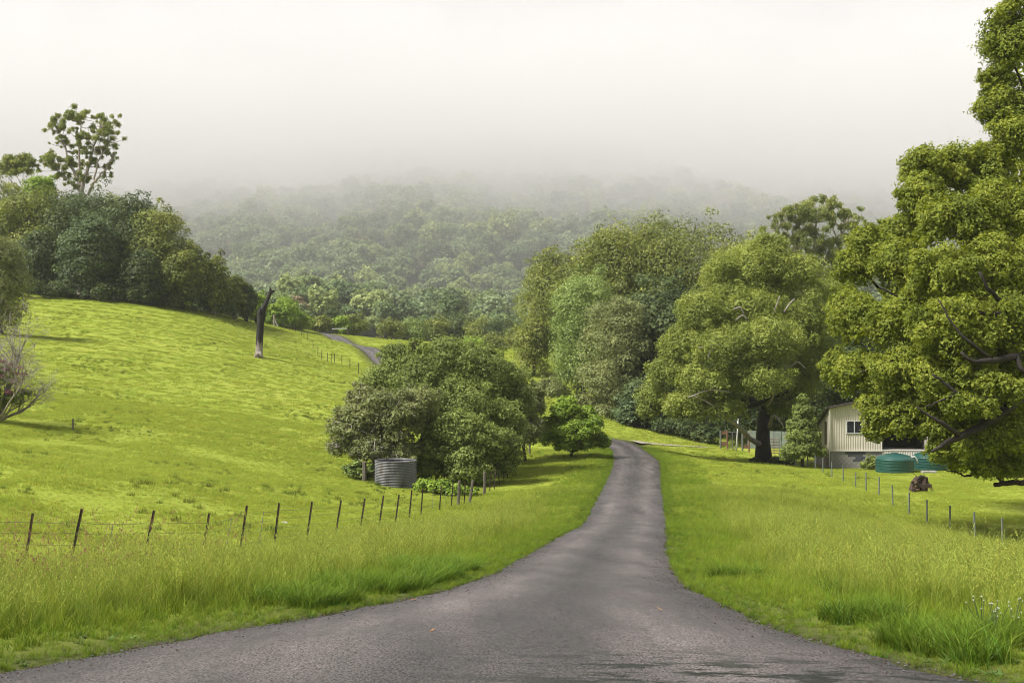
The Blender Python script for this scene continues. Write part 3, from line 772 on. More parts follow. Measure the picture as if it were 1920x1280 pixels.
lg('slim green tree standing just right of the ridge wood', 402, 474, 52, 594, 191, G_OLIVE, 11000, lumps=7, bark=BK_GREY)
lg('small pointed olive tree beyond the slim green tree', 440, 512, 44, 598, 195, G_OLIVE, 9000, lumps=6, bark=BK_GREY)
lg('dark brown green small tree left of the dead trunk', 462, 530, 34, 600, 197, G_DARK, 7000, lumps=5)
lg('yellow green bushy tree directly behind the dead trunk', 480, 545, 40, 604, 202, G_LIME, 8000, lumps=6)
lg('dark crown filling the wood between the gum and the yellowish crown', 122, 345, 110, 572, 204, G_DARK, 14000)
lg('olive crown right behind the blue green dome on the ridge', 205, 352, 105, 578, 204, G_OLIVE, 14000)
lg('dark crown behind the olive topped tree on the ridge', 268, 372, 90, 588, 202, G_DARK, 12000)
lg('dense evergreen at the shaded foot of the ridge wood', 265, 470, 90, 584, 186, G_DARK, 15000, lumps=7)
def gum(label, base_px, d_, trunks, clumps, n_, ls, ws, rng, r_leaf=1.0):
    """forking pale limbs drawn point by point, loose drooping leaf clumps hung on the nearest limb"""
    o_ = at_ground0(base_px, d_); root_ = empty('gum_tree', o_, label, 'tree'); mb_ = MB(); nodes_ = []
    for tr in trunks:
        L_ = np.array([P(a_, b_, d_ + c_) - o_ for (a_, b_, r_, c_) in tr]); R_ = [r_ * d_ / F for (a_, b_, r_, c_) in tr]
        t_ = np.linspace(0, 1, len(L_)); tt_ = np.linspace(0, 1, len(L_) * 3)
        Q_ = np.stack([np.interp(tt_, t_, L_[:, k_]) for k_ in range(3)], -1); Q_[1:-1] = .25 * Q_[:-2] + .5 * Q_[1:-1] + .25 * Q_[2:]
        Q_ += rng.normal(scale=.07, size=Q_.shape)
        mb_.tube(Q_, list(np.interp(tt_, t_, R_)), 7, cap=False); nodes_ += list(Q_[len(Q_) // 3:])
    nodes_ = np.array(nodes_); bl_ = []
    for (px, py, rx, rz) in clumps:
        c_ = P(px, py, d_ + rng.uniform(-3, 3)) - o_; k_ = d_ / F
        for _ in range(7):
            q_ = c_ + rng.normal(size=3) * np.array([rx, rx, rz * 1.3]) * k_ * .62
            rr_ = rng.uniform(.2, .48) * rx * k_; bl_.append((q_, np.array([rr_, rr_, rr_ * .85])))
            dd_ = nodes_ - q_; dd_[:, 2] *= .6; dd_[:, 2] += np.where(nodes_[:, 2] > q_[2], 2.5, 0)
            j_ = nodes_[np.argmin((dd_ ** 2).sum(1))]
            m_ = (j_ + q_) / 2 + rng.normal(scale=.3, size=3) + np.array([0, 0, -.25])
            mb_.tube(bez(j_, m_, q_, 6), list(np.linspace(.07, .02, 6)), 4, cap=False)
    V_, F_, v_ = foliage(bl_, n_, ls, ws, rng, rough=.75, freq=1.7, inner=.5, hang=.6, spread=.7, up=.35, bottom=.8)
    obj('crown', mesh_np('crown', V_, F_, attr={'v': v_}), G_GUM, root_); mb_.build('trunk', BK_PALE, root_, smooth=True)
def at_ground0(px, d_):
    x_ = (px - 960) / F * d_; return np.array([x_, d_, Hs(x_, d_)])
gum('tall open gum tree with forked pale limbs on the ridge skyline', 152, 212,
    [[(152,575,6,0),(151,420,5,0),(152,360,4.4,0),(158,335,3.8,0),(166,312,3.2,0),(172,285,2.4,0),(180,262,1.6,0),(190,240,1,0)],
     [(152,360,4,0),(146,335,3.2,.5),(136,318,2.6,1),(128,298,2,1),(122,272,1.4,1),(112,250,.9,1)],
     [(146,335,2.6,.5),(150,305,2.2,0),(148,275,1.7,0),(152,248,1.2,0),(150,222,.8,0)],
     [(170,350,2.8,-1),(185,332,2.2,-1),(200,315,1.5,-1),(210,295,1,-1)],[(166,365,3,0),(172,352,2.8,-1),(178,335,2,-1),(184,300,1.4,-1),(205,270,.9,-1)],
     [(140,345,2.4,1),(118,330,1.8,1),(100,312,1.2,1),(88,302,.8,1)]],
    [(145,210,17,7),(160,216,13,8),(130,220,11,6),(188,222,13,7),(213,226,13,6),(200,238,16,9),(98,231,15,9),(110,236,13,8),(118,252,14,11),(105,250,9,7),(106,268,8,8),(125,268,9,8),(150,232,9,6),(142,250,11,8),(155,258,12,8),(155,276,13,10),(145,290,12,9),(180,250,15,11),(192,258,17,12),(207,262,14,12),(175,278,14,11),(195,280,14,11),(212,288,10,10),(185,300,12,10),(206,306,10,9),(200,325,11,8),(130,300,14,9),(150,308,15,9),(165,305,12,9),(100,298,18,9),(85,305,13,8),(115,312,15,9),(100,325,17,10),(125,330,14,9),(150,330,12,9),(165,335,10,8),(140,345,14,8)], 42000, .34, .15, g)
for k, (px, py, w_, lab) in enumerate([(18,300,30,'outermost small gum on the ridge skyline'),(46,298,30,'small round headed gum between the tall gum and outermost small gum')]):
    tree('gum_tree', lab, 'tree', px, 214, [(px,py,w_*.45,10,214),(px-9,py+12,13,10,214),(px+10,py+10,14,11,214),(px,py+24,18,12,214)], G_GUM, BK_PALE, g, 5000, .42, .18, r0=.2, sub=8, hang=.4, core=False, low=-.6, start=.6, rough=.9, freq=1.7, inner=.45, spread=.7)

gum('open crowned gum tree rising behind the roadside grove', 1530, 195,
    [[(1530,720,6,0),(1528,560,4.6,0),(1522,505,3.8,0),(1508,455,2.6,0),(1494,415,1.5,0)], [(1528,540,4,0),(1545,492,3,1),(1566,452,2.2,1),(1592,420,1.3,1)], [(1522,505,3,0),(1526,455,2.2,-1),(1530,405,1.4,-1)], [(1524,515,3,0),(1486,475,2.2,-1),(1458,435,1.4,-1)], [(1540,500,2.4,1),(1580,475,1.8,2),(1605,445,1.2,2)]],
    [(1515,385,24,9),(1535,375,20,8),(1495,395,22,9),(1470,400,18,9),(1450,415,16,10),(1440,440,15,12),(1555,390,20,9),(1578,395,18,9),(1600,400,16,8),(1612,412,12,7),(1480,420,22,11),(1505,415,24,11),(1530,405,24,11),(1560,415,24,11),(1590,425,20,11),(1605,440,14,10),(1460,450,20,12),(1490,450,24,12),(1520,445,26,12),(1550,445,26,12),(1580,455,22,12),(1450,480,18,13),(1480,485,24,13),(1510,480,26,13),(1540,480,26,13),(1570,485,24,13),(1595,480,16,12),(1470,515,24,13),(1500,515,26,13),(1535,515,26,13),(1565,520,24,13),(1490,545,26,13),(1530,550,28,13)], 60000, .36, .16, g)
# trees and scrub at the foot of the valley
VAL = [(535,562,44,615,232,G_LIME,'lime_tree','leafy lime green tree right of the dead trunk'),(560,585,40,618,236,G_LIME,'scrub_tree','yellow green scrub at the near end of the valley hedge'),(515,578,34,612,230,G_LIME,'scrub_tree','pale willow like scrub beside the dead trunk'),
 (600,592,42,620,262,G_OLIVE,'scrub_tree','round olive scrub tree behind the pole gate'),(622,582,34,614,272,G_DARK,'scrub_tree','small dark round tree behind the pole gate'),(662,594,52,622,268,G_OLIVE,'scrub_tree','domed olive tree right of the pole gate'),(640,600,30,620,264,G_LIME,'scrub_tree','small bright scrub touching the pole gate'),
 (735,606,50,632,280,G_OLIVE,'scrub_tree','low round tree beyond the dark strainer post'),(775,602,60,640,285,G_PALE,'scrub_tree','pale flat topped tree beyond the far paddock fence'),(820,596,70,645,290,G_OLIVE,'scrub_tree','olive tree above the bushy clump in the valley'),(865,592,60,650,292,G_DARK,'scrub_tree','dark valley tree showing right above the bushy clump'),
 (905,596,60,655,285,G_OLIVE,'scrub_tree','olive valley tree between the clump and the grove'),(945,590,66,660,280,G_DARK,'scrub_tree','dark valley tree left of the roadside grove'),(975,606,50,668,262,G_OLIVE,'scrub_tree','valley tree touching the meadow end of the grove'),(925,632,60,672,250,G_OLIVE,'scrub_tree','low scrub on the far meadow beside the grove'),(885,640,54,676,246,G_LIME,'scrub_tree','bright low scrub on the far meadow behind the clump')]
for (px, top, wd, bot, d, mt, nm, lb) in VAL:
    grove(nm, lb, px, top - int(g.integers(0, 8)), wd * 1.2, bot + 8, d, mt, 4200, .5, .28, r0=.12, lumps=6, low=-.8, rough=.6, freq=1.8, sub=12, subsize=.42)

# ------------------------------------------------------------------ bare flowering shrub at the left edge
g = np.random.default_rng(505)
bx1 = (-6 - 960) / F * 76; org1 = np.array([bx1, 76, Hs(bx1, 76)])
root = empty('flowering_shrub', org1, 'half bare shrub with grey twigs and pink flowers at the paddock edge', 'shrub')
mb = MB(); tips = []
def grow(p, dirv, L, r, lev):
    k = 5; Q = [p]; dv = dirv / np.linalg.norm(dirv)
    for i in range(k):
        dv = dv + g.normal(scale=.16, size=3) + np.array([0, 0, .10 if lev < 3 else .02]); dv /= np.linalg.norm(dv)
        Q.append(Q[-1] + dv * L / k)
    mb.tube(Q, list(np.linspace(r, r * .5, k + 1)), 5 if lev < 2 else 3, cap=False)
    tips.append((Q[-1], lev))
    if lev < 5:
        for j in range(3 if lev < 4 else 2):
            i0 = g.integers(2, k + 1)
            nd = dv + g.normal(scale=.55, size=3); nd[0] += .03
            grow(Q[i0], nd, L * g.uniform(.55, .8), max(.009, r * .56), lev + 1)
for (dx_, dz_, l_) in [(.45,.85,2.9),(.2,1,3.4),(.8,.4,2.2),(-.3,1,3.4),(.55,.6,2.6),(1.0,.12,1.8),(.3,.95,3.2),(.1,1,3.6),(.0,1,3.4)]:
    grow(np.array([0, 0, .1]), np.array([dx_, g.uniform(-.5, .5), dz_]), l_, .10, 0)
mb.build('stem', BK_GREY, root, smooth=True)
bl = [(P(18,755,76) - org1, np.array([.95,.9,.45])), (P(40,740,76) - org1, np.array([.7,.7,.3])), (P(0,720,76) - org1, np.array([.8,.8,.5])), (P(10,700,76) - org1, np.array([.8,.7,.4])), (P(-30,740,76) - org1, np.array([1.2,1,.8])), (P(-60,690,76) - org1, np.array([1.4,1,.9]))]
fb = []
for c_, r_ in bl: fb += subblobs(c_, r_, 8, g, .4)
V, Fc, v = foliage(fb, 9000, .16, .09, g, rough=.4)
obj('foliage', mesh_np('foliage', V, Fc, attr={'v': v}), G_BUSH, root)
M_PINK = leafmat('pink_petal', [(0, (.11, .03, .06)), (1, (.22, .09, .13))])
fb = [(P(px, py, 75.4) - org1, np.array([.22,.2,.12])) for (px, py) in [(5,678),(20,684),(38,690),(30,700),(12,692),(45,702),(-10,670),(2,705),(28,716),(15,735),(-20,690)]]
V, Fc, v = foliage(fb, 900, .10, .08, g, rough=.3)
obj('flowers', mesh_np('flowers', V, Fc, attr={'v': v}), M_PINK, root)

# ------------------------------------------------------------------ dead trunk
M_CHAR = None
m, n, out = newmat('charred_wood')
tcn = n.nodes.new('ShaderNodeTexCoord'); mpn = n.nodes.new('ShaderNodeMapping'); mpn.inputs['Scale'].default_value = (1, 1, .22)
nz = n.nodes.new('ShaderNodeTexNoise'); nz.inputs['Scale'].default_value = 3.4; nz.inputs['Detail'].default_value = 7
lk(n, tcn.outputs['Object'], mpn.inputs[0]); lk(n, mpn.outputs[0], nz.inputs['Vector'])
sx = n.nodes.new('ShaderNodeSeparateXYZ'); lk(n, tcn.outputs['Object'], sx.inputs[0])
up_ = n.nodes.new('ShaderNodeMapRange'); up_.inputs['From Min'].default_value = 1.0; up_.inputs['From Max'].default_value = 2.4; up_.inputs['To Min'].default_value = .32; up_.inputs['To Max'].default_value = -.1
lk(n, sx.outputs['Z'], up_.inputs[0])
ad = n.nodes.new('ShaderNodeMath'); lk(n, nz.outputs[0], ad.inputs[0]); lk(n, up_.outputs[0], ad.inputs[1])
rp = ramp(n, [(.44, (.008, .006, .006)), (.58, (.028, .020, .018)), (.66, (.14, .11, .09)), (.85, (.26, .22, .19))]); lk(n, ad.outputs[0], rp.inputs[0])
pb = n.nodes.new('ShaderNodeBsdfPrincipled'); pb.inputs['Roughness'].default_value = .85; lk(n, rp.outputs[0], pb.inputs['Base Color'])
bm = n.nodes.new('ShaderNodeBump'); bm.inputs['Strength'].default_value = .8; bm.inputs['Distance'].default_value = .1; lk(n, nz.outputs[0], bm.inputs['Height']); lk(n, bm.outputs[0], pb.inputs['Normal']); lk(n, pb.outputs[0], out.inputs[0])
M_CHAR = m
dxx = (484 - 960) / F * 150; dorg = np.array([dxx, 150, Hs(dxx, 150)])
root = empty('dead_tree', dorg, 'dead burnt tree trunk with broken forked top on the green hill', 'dead tree')
def pxl(lst, d_, o_): return [P(a, b, d_) - o_ for (a, b, r_) in lst], [r_ * d_ / F for (a, b, r_) in lst]
mb = MB()
L, rr_ = pxl([(484,674,10.5),(485,666,8),(486,656,6.8),(486.5,640,6.6),(487.5,622,6.4),(489,604,6.8),(490,592,7.6),(491,584,7.4),(494,577,5.6),(498,571,4.4),(501,563,3.6),(504,556,3.2),(506,549,3.6),(508,545,4.2)], 150, dorg)
mb.tube(L, rr_, 12, rough=.12); mb.build('trunk', M_CHAR, root, smooth=True)
mb = MB(); L, rr_ = pxl([(507,549,3.6),(507,543,2.6),(505.6,537,.4)], 150, dorg); mb.tube(L, rr_, 6, rough=.15)
mb.build('broken_tip', M_CHAR, root)
mb = MB(); L, rr_ = pxl([(508,548,3.4),(512,546,2.0),(516,545,.8)], 150, dorg); mb.tube(L, rr_, 6, rough=.15)
mb.build('broken_tip', M_CHAR, root)
mb = MB(); L, rr_ = pxl([(487,588,4),(488,580,2.8),(487.5,577,.6)], 149.6, dorg); mb.tube(L, rr_, 6, rough=.2); mb.build('snag', M_CHAR, root)
for (a, b) in ((475, 674), (496, 673)):
    mb = MB(); L, rr_ = pxl([(485,660,5),((485+a)/2,668,3.4),(a,b+1,1.0)], 149.6, dorg); mb.tube(L, rr_, 6, rough=.15); mb.build('root', M_CHAR, root, smooth=True)

# ------------------------------------------------------------------ corrugated tank
m, n, out = newmat('galvanised_sheet')
tcn = n.nodes.new('ShaderNodeTexCoord'); nz = n.nodes.new('ShaderNodeTexNoise'); nz.inputs['Scale'].default_value = 1.6; nz.inputs['Detail'].default_value = 6
mpn = n.nodes.new('ShaderNodeMapping'); mpn.inputs['Scale'].default_value = (1, 1, .5); lk(n, tcn.outputs['Object'], mpn.inputs[0]); lk(n, mpn.outputs[0], nz.inputs['Vector'])
rp = ramp(n, [(.35, (.085, .08, .078)), (.52, (.19, .19, .195)), (.62, (.225, .225, .23)), (.74, (.13, .085, .06))]); lk(n, nz.outputs[0], rp.inputs[0])
pb = n.nodes.new('ShaderNodeBsdfPrincipled'); pb.inputs['Roughness'].default_value = .5; pb.inputs['Metallic'].default_value = .35; lk(n, rp.outputs[0], pb.inputs['Base Color']); lk(n, pb.outputs[0], out.inputs[0])
M_GALV = m
tx = (742 - 960) / F * 73.2; torg = np.array([tx, 73.2, Hs(tx, 73.2) - .04])
root = empty('corrugated_tank', torg, 'old round corrugated iron water tank under the bushy trees', 'water tank')
Rt, ht, nc = 1.21, 1.56, 17
prof = []
for k in range(nc * 6 + 1):
    z = ht * k / (nc * 6); prof.append((Rt + .036 * math.cos(2 * math.pi * k / 6), z))
MB().lathe(prof, 56).build('wall', M_GALV, root, smooth=True)
MB().lathe([(r - .05, z) for r, z in prof][::-1], 56).build('inner_wall', M_GALV, root, smooth=True)
MB().lathe([(Rt - .06, ht - .01), (Rt + .035, ht - .01), (Rt + .04, ht + .02), (Rt - .06, ht + .02), (Rt - .06, ht - .01)], 56).build('rim', M_GALV, root, smooth=True)
MB().lathe([(0.0, .08), (Rt - .06, .08)], 56).build('floor_plate', M_GALV, root)

# ------------------------------------------------------------------ fences
M_POST = paintmat('dark_steel', (.030, .024, .021), .7, .2, scale=6, c2=(.07, .035, .022))
M_WOODP = barkmat('weathered_post', (.05, .042, .033), (.17, .145, .115), scale=9, stretch=.15)
M_GPOST = paintmat('galvanised_post', (.20, .215, .22), .5, .3, scale=6)
M_WIRE = paintmat('fence_wire', (.13, .12, .11), .5, .6)
def star_post():
    """Y-section steel picket 1.5 m long"""
    b = MB()
    for k in range(3):
        a = math.pi * (.5 + 2 * k / 3)
        d_ = np.array([math.cos(a), math.sin(a), 0]); s_ = np.array([-d_[1], d_[0], 0]) * .008
        L_ = .042
        V = [q for z in (-.25, 1.30) for q in (s_ + [0, 0, z], -s_ + [0, 0, z], d_ * L_ - s_ + [0, 0, z], d_ * L_ + s_ + [0, 0, z])]
        b.add(V, [(0, 1, 2, 3), (7, 6, 5, 4), (0, 4, 5, 1), (1, 5, 6, 2), (2, 6, 7, 3), (3, 7, 4, 0)])
    return b.mesh('star_post')
ME_STAR = star_post(); ME_STAR.materials.append(M_POST)
def thin_rod():
    return MB().tube([(0, 0, -.2), (0, 0, 1.12)], .012, 6).mesh('dropper')
ME_ROD = thin_rod(); ME_ROD.materials.append(M_GPOST)
def wood_post(h=1.35, r=.10, seed=0):
    random.seed(seed)
    return MB().tube([(0, 0, -.3), (0, 0, .1), (.01, 0, h * .5), (0, .01, h - .03), (0, .01, h)], [r * 1.05, r * 1.04, r, r * .97, r * .88], 9, rough=.07).mesh('wooden_post')
ME_WOOD = wood_post(); ME_WOOD.materials.append(M_WOODP)
def square_post():
    b = MB(); a = .035
    b.box((-a, -a, -.2), (a, a, 1.16)); b.box((-a - .006, -a - .006, 1.16), (a + .006, a + .006, 1.19))
    return b.mesh('post')
ME_SQ = square_post(); ME_SQ.materials.append(M_GPOST)

def fence(name, label, posts, wires, group=None, wr=.005, sag=.02):
    """posts: (px, distance, mesh, lean to the right in radians, scale)"""
    W_ = []
    for (px, d_, me, ln, sc_) in posts:
        x = (px - 960) / F * d_; W_.append(np.array([x, d_, Hs(x, d_)]))
    root = empty(name, W_[0], label, 'fence', group)
    for (px, d_, me, ln, sc_), p in zip(posts, W_):
        o = obj({'star_post': 'steel_post', 'dropper': 'wire_dropper', 'wooden_post': 'wooden_post', 'post': 'post'}[me.name.split('.')[0]], me, None, root, p - W_[0])
        o.rotation_euler = (random.uniform(-.04, .04), ln, random.uniform(-.3, .3)); o.scale = (.8, .8, sc_ * (.95 if me is ME_WOOD else .98 if me is ME_SQ else 1.02))
        if me is ME_SQ: o.rotation_euler[2] = .35
    for hgt in wires:
        b = MB(); Q = []
        for i, p in enumerate(W_):
            ln = posts[i][3]; sc_ = posts[i][4]
            q = p - W_[0] + np.array([math.sin(ln) * hgt, -.03, math.cos(ln) * hgt * min(sc_, 1.05)])
            if Q:
                mm_ = (Q[-1] + q) / 2; mm_[2] -= sag; Q.append(mm_)
            Q.append(q)
        b.tube(Q, wr, 4); b.build('wire', M_WIRE, root)
    return root
S, D_, Wd = ME_STAR, ME_ROD, ME_WOOD
LP = [(-60,27,S,.2,1),(45,27.6,S,.17,1),(128,28.2,S,.21,1.12),(198,29,D_,.17,1),(266,29.6,S,.20,1.1),(374,30.6,S,.21,1.08),(421,32.6,D_,.16,1),(448,33.6,S,.15,1.08),(484,35,D_,.13,1.05),(513,36.4,S,.12,1.05),(574,39.2,S,.14,1.02),(628,42.2,S,.16,1),(674,45,S,.16,.98),(710,48,S,.15,.96),(741,51,S,.13,.95),(767,54,S,.10,.94),(789,57,S,.07,.93),(810,60,D_,.05,.95),(824,61.5,S,.08,.92),(834,62.5,D_,.05,.9),(846,63.6,S,.08,.9),(859,64.6,Wd,.05,1.0),(870,65.4,S,.06,.9),(880,66.2,Wd,.16,.98)]
fence('wire_fence', 'leaning dark steel post and wire fence along the tall roadside grass', LP, [.35,.62,.88,1.12])
LP2 = [(908,70.5,Wd,.02,1.05),(918,73,S,.05,.9),(927,75.5,S,.04,.9),(936,78,S,-.05,.95),(945,81,S,-.03,1),(952,83,S,.0,1),(958,86,S,.0,1),(970,90,S,.02,1),(984,94,S,0,1),(993,98,Wd,0,.9)]
fence('wire_fence', 'shaded steel post fence running under the bushy clump beside the road', LP2, [.35,.7,1.0])
SQ = ME_SQ
RP = [(1960,46,SQ,0,1),(1880,50.3,SQ,-.03,1.0),(1828,53,SQ,0,1),(1781,56.5,SQ,0,1),(1738,60,SQ,0,1),(1704,64,SQ,0,1),(1674,68.5,SQ,0,1),(1648,74,SQ,.03,.95),(1624,78,SQ,0,1),(1604,82,SQ,0,.85),(1581,86,SQ,0,1),(1560,90,SQ,0,1),(1543,93,SQ,0,.95),(1529,96,SQ,0,.95),(1514,99,SQ,0,1)]
fence('wire_fence', 'row of square grey metal posts with thin wires in front of the shed', RP, [.2,.45,.7,.95], wr=.003)
FP = [(690,152,S,0,1.1),(672,157,S,0,1.1),(656,162,S,0,1.1),(641,168,S,0,1.1),(627,174,S,.02,1.1),(621,177,S,0,1.1),(614,181,S,0,1.1),(603,186,S,.03,1.1),(596,189,S,0,1.1),(587,193,S,0,1.1),(576,199,S,0,1.1),(570,202,S,0,1.1),(565,205,S,0,1.1),(554,211,S,0,1.1),(542,217,S,0,1.1),(530,223,S,0,1.1)]
ME_FAR = MB().box((-.045, -.045, -.2), (.045, .045, 1.3)).mesh('wooden_post'); ME_FAR.materials.append(M_POST)
fence('wire_fence', 'distant thin post fence climbing the hill beside the far road', [(a, b, ME_FAR, c_, e) for a, b, _, c_, e in FP], [.9], wr=.006)
fence('wire_fence', 'few thin posts along the ridge in front of the dark wood', [(150,181,ME_FAR,0,1),(182,181,ME_FAR,0,1),(214,181,ME_FAR,0,1),(251,182,ME_FAR,0,1),(310,184,ME_FAR,0,1),(345,186,ME_FAR,0,.9)], [.9], wr=.006)
fence('wire_fence', 'short run of dark posts on the far meadow beyond the road', [(686,252,ME_FAR,0,1.2),(704,252,ME_FAR,0,1.5),(712,252,ME_FAR,0,1.2),(735,250,ME_FAR,0,1.1),(768,248,ME_FAR,0,1.1)], [.9], wr=.006)

def at_ground(px, d_): 
    x = (px - 960) / F * d_; return np.array([x, d_, Hs(x, d_)])
# lone paddock stakes and strainer posts
p = at_ground(137, 77); o = obj('stake', MB().box((-.04,-.04,-.2),(.04,.04,.75)).mesh('stake'), M_WOODP, None, p); tag(o, 'single short timber stake standing alone in the lower paddock', 'stake')
p = at_ground(683, 73.5); o = obj('wooden_post', wood_post(1.15, .13, 3), M_WOODP, None, p); tag(o, 'short thick weathered post just left of corrugated tank', 'post')
p = at_ground(514, 222); root = empty('strainer_post', p, 'pale strainer post with a slanting stay on the hill crest', 'post')
MB().tube([(0,0,-.2),(0,0,2.0),(0,0,2.25)], [.2,.19,.24], 8).build('post', BK_PALE, root); MB().tube([(.05,-.05,1.5),(.75,-.3,-.1)], .11, 7).build('stay', BK_PALE, root)
p = at_ground(723, 250); root = empty('strainer_post', p, 'dark strainer post with slanting stays on the far meadow', 'post')
MB().tube([(0,0,-.2),(0,0,1.75)], .19, 8).build('post', BK_DARK, root)
for s_ in (-1, 1): MB().tube([(.04*s_,-.05,1.2),(.55*s_,-.1,-.1)], .1, 6).build('stay', BK_DARK, root)
M_WHITE = paintmat('white_paint', (.62, .62, .60), .5, scale=4)
p = at_ground(622, 258); root = empty('pole_gate', p, 'white single pole gate across the far meadow', 'gate')
MB().tube([(0,0,1.15),(3.35,-.2,1.22)], .075, 8).build('pole', M_WHITE, root)
MB().tube([(3.4,-.2,-.2),(3.4,-.2,1.6)], .17, 8).build('post', BK_DARK, root); MB().tube([(0,0,-.2),(0,0,1.2)], .09, 8).build('post', BK_DARK, root)

# ------------------------------------------------------------------ shed
M_CREAM = paintmat('cream_sheet', (.54, .495, .40), .5, scale=1.2, var=.06)
M_TRIM = paintmat('pale_trim', (.62, .58, .50), .5, scale=2, var=.06)
M_ROOF = paintmat('dark_roof', (.06, .045, .04), .5, .2)
M_BLOCK = paintmat('concrete_block', (.30, .285, .265), .9, scale=4, var=.15, bump=.3)
M_BLOCK2 = paintmat('dark_block', (.075, .08, .09), .8, scale=4, var=.15, bump=.3)
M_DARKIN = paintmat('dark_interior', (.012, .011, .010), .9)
M_GLASS = paintmat('louvre_glass', (.02, .022, .026), .12)
sp = at_ground(1557, 100)
sp[2] = P(1557, 876, 100)[2]
ROT = -.03
root = empty('shed', sp, 'cream corrugated shed on a concrete block base behind the conical tree', 'shed', rz=ROT)
s1 = 100 / F
def px_(v): return v * s1
Hb, Hw = 1.42, 4.78       # top of the block base, top of the wall at the corner
W1, W2, W3 = 4.15, 7.55, 12.0
def corr_wall(name, x0, x1, y, ztop, z0, mat, parent, axis='x', pitch=.19, slope=0.0, dep=.022):
    V = []; n_ = int((abs(x1 - x0)) / pitch * 4) + 1
    xs = np.linspace(x0, x1, n_)
    for i, x in enumerate(xs):
        o_ = dep * (1 if (i % 4) in (1, 2) else 0) 
        zt = ztop + slope * abs(x - x0)
        if axis == 'x': V += [(x, y - o_, z0), (x, y - o_, zt)]
        else: V += [(y - o_, x, z0), (y - o_, x, zt)]
    Fs = [(2 * i, 2 * i + 2, 2 * i + 3, 2 * i + 1) for i in range(n_ - 1)]
    me = bpy.data.meshes.new(name); me.from_pydata(V, [], Fs); me.update()
    return obj(name, me, mat, parent)
# front wall with the window opening: pieces left, right, under and over the window
wx0, wx1, wz0, wz1 = 1.32, 2.52, 2.80, 3.72
sl_ = .20
corr_wall('front_wall', 0, wx0, 0, Hw, Hb, M_CREAM, root, slope=sl_)
corr_wall('front_wall', wx0, wx1, 0, wz0, Hb, M_CREAM, root)
corr_wall('front_wall', wx0, wx1, 0, Hw + sl_ * wx0, wz1, M_CREAM, root, slope=sl_)
corr_wall('front_wall', wx1, W1, 0, Hw + sl_ * wx1, Hb, M_CREAM, root, slope=sl_)
corr_wall('front_wall', W2, W3, .02, Hw + .4, Hb, M_CREAM, root)
corr_wall('side_wall', 0.05, 6.0, -.01, Hw, Hb, M_CREAM, root, axis='y', slope=-.38)
MB().box((-.07, -.07, Hb), (.05, .05, Hw + .02)).build('corner_trim', M_TRIM, root)
MB().box((-.06, -.10, Hb - .10), (W1, -.03, Hb + .0)).build('base_flashing', M_TRIM, root)
win = MB()
for (a, b) in (((wx0 - .05, -.07, wz0 - .06), (wx1 + .05, .05, wz0)), ((wx0 - .05, -.07, wz1), (wx1 + .05, .05, wz1 + .05)), ((wx0 - .05, -.07, wz0), (wx0 + .01, .05, wz1)), ((wx1 - .01, -.07, wz0), (wx1 + .05, .05, wz1)), (((wx0 + wx1) / 2 - .035, -.065, wz0), ((wx0 + wx1) / 2 + .035, .05, wz1))):
    win.box(a, b)
wo_ = win.build('window', M_WHITE, root)
lv = MB(); lv.add([(wx0 + .02, 0, -.0), ((wx0 + wx1) / 2 - .04, 0, 0), ((wx0 + wx1) / 2 - .04, .09, .15), (wx0 + .02, .09, .15)], [(0, 1, 2, 3)])
lv.add([(wx0 + .02, .006, -.0), ((wx0 + wx1) / 2 - .04, .006, 0), ((wx0 + wx1) / 2 - .04, .096, .15), (wx0 + .02, .096, .15)], [(3, 2, 1, 0)])
lme = lv.mesh('pane'); lme.materials.append(M_GLASS)
for c_ in range(2):
    for k in range(6):
        obj('pane', lme, None, wo_, ((wx1 - wx0) / 2 * c_ + .01 * c_, -.04, wz0 + .01 + k * .15))
MB().box((wx0, .22, wz0), (wx1, .25, wz1)).build('dark_inside_sheet', M_DARKIN, root)  # near-black sheet, its colour standing in for the unlit inside behind the louvres
# recessed opening with its floor edge, and the walls inside it
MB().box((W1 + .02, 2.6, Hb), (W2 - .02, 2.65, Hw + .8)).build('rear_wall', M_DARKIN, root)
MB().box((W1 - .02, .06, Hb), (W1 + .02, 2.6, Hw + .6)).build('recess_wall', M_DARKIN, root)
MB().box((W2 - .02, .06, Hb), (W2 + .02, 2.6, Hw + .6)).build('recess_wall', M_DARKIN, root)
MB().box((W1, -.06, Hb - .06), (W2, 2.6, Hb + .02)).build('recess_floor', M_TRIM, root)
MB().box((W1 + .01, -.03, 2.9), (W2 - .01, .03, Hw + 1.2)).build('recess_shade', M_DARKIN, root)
corr_wall('skirting', W1, W2, -.02, Hb - .06, .45, M_TRIM, root)
rb = MB(); bk_ = .38 * 6.6
for th_ in (0, .10):
    rb.add([(-.3, -.3, Hw + .07 + th_), (5.6, -.3, Hw + .07 + sl_ * 5.9 + th_), (12.4, -.3, Hw + .6 + th_), (-.3, 6.3, Hw - bk_ + th_), (5.6, 6.3, Hw + sl_ * 5.9 - bk_ + th_), (12.4, 6.3, Hw + .6 - bk_ + th_)], [(0, 1, 4, 3), (1, 2, 5, 4)])
rb.add([(-.3, -.3, Hw + .07), (5.6, -.3, Hw + .07 + sl_ * 5.9), (12.4, -.3, Hw + .6), (-.3, -.3, Hw + .17), (5.6, -.3, Hw + .17 + sl_ * 5.9), (12.4, -.3, Hw + .7), (-.3, 6.3, Hw - bk_), (-.3, 6.3, Hw - bk_ + .1)], [(0, 1, 4, 3), (1, 2, 5, 4), (0, 3, 7, 6)])
rb.build('roof', M_ROOF, root)
MB().tube([(-.3, -.36, Hw + .04), (5.6, -.36, Hw + .04 + sl_ * 5.9)], .06, 8).build('gutter', M_ROOF, root)
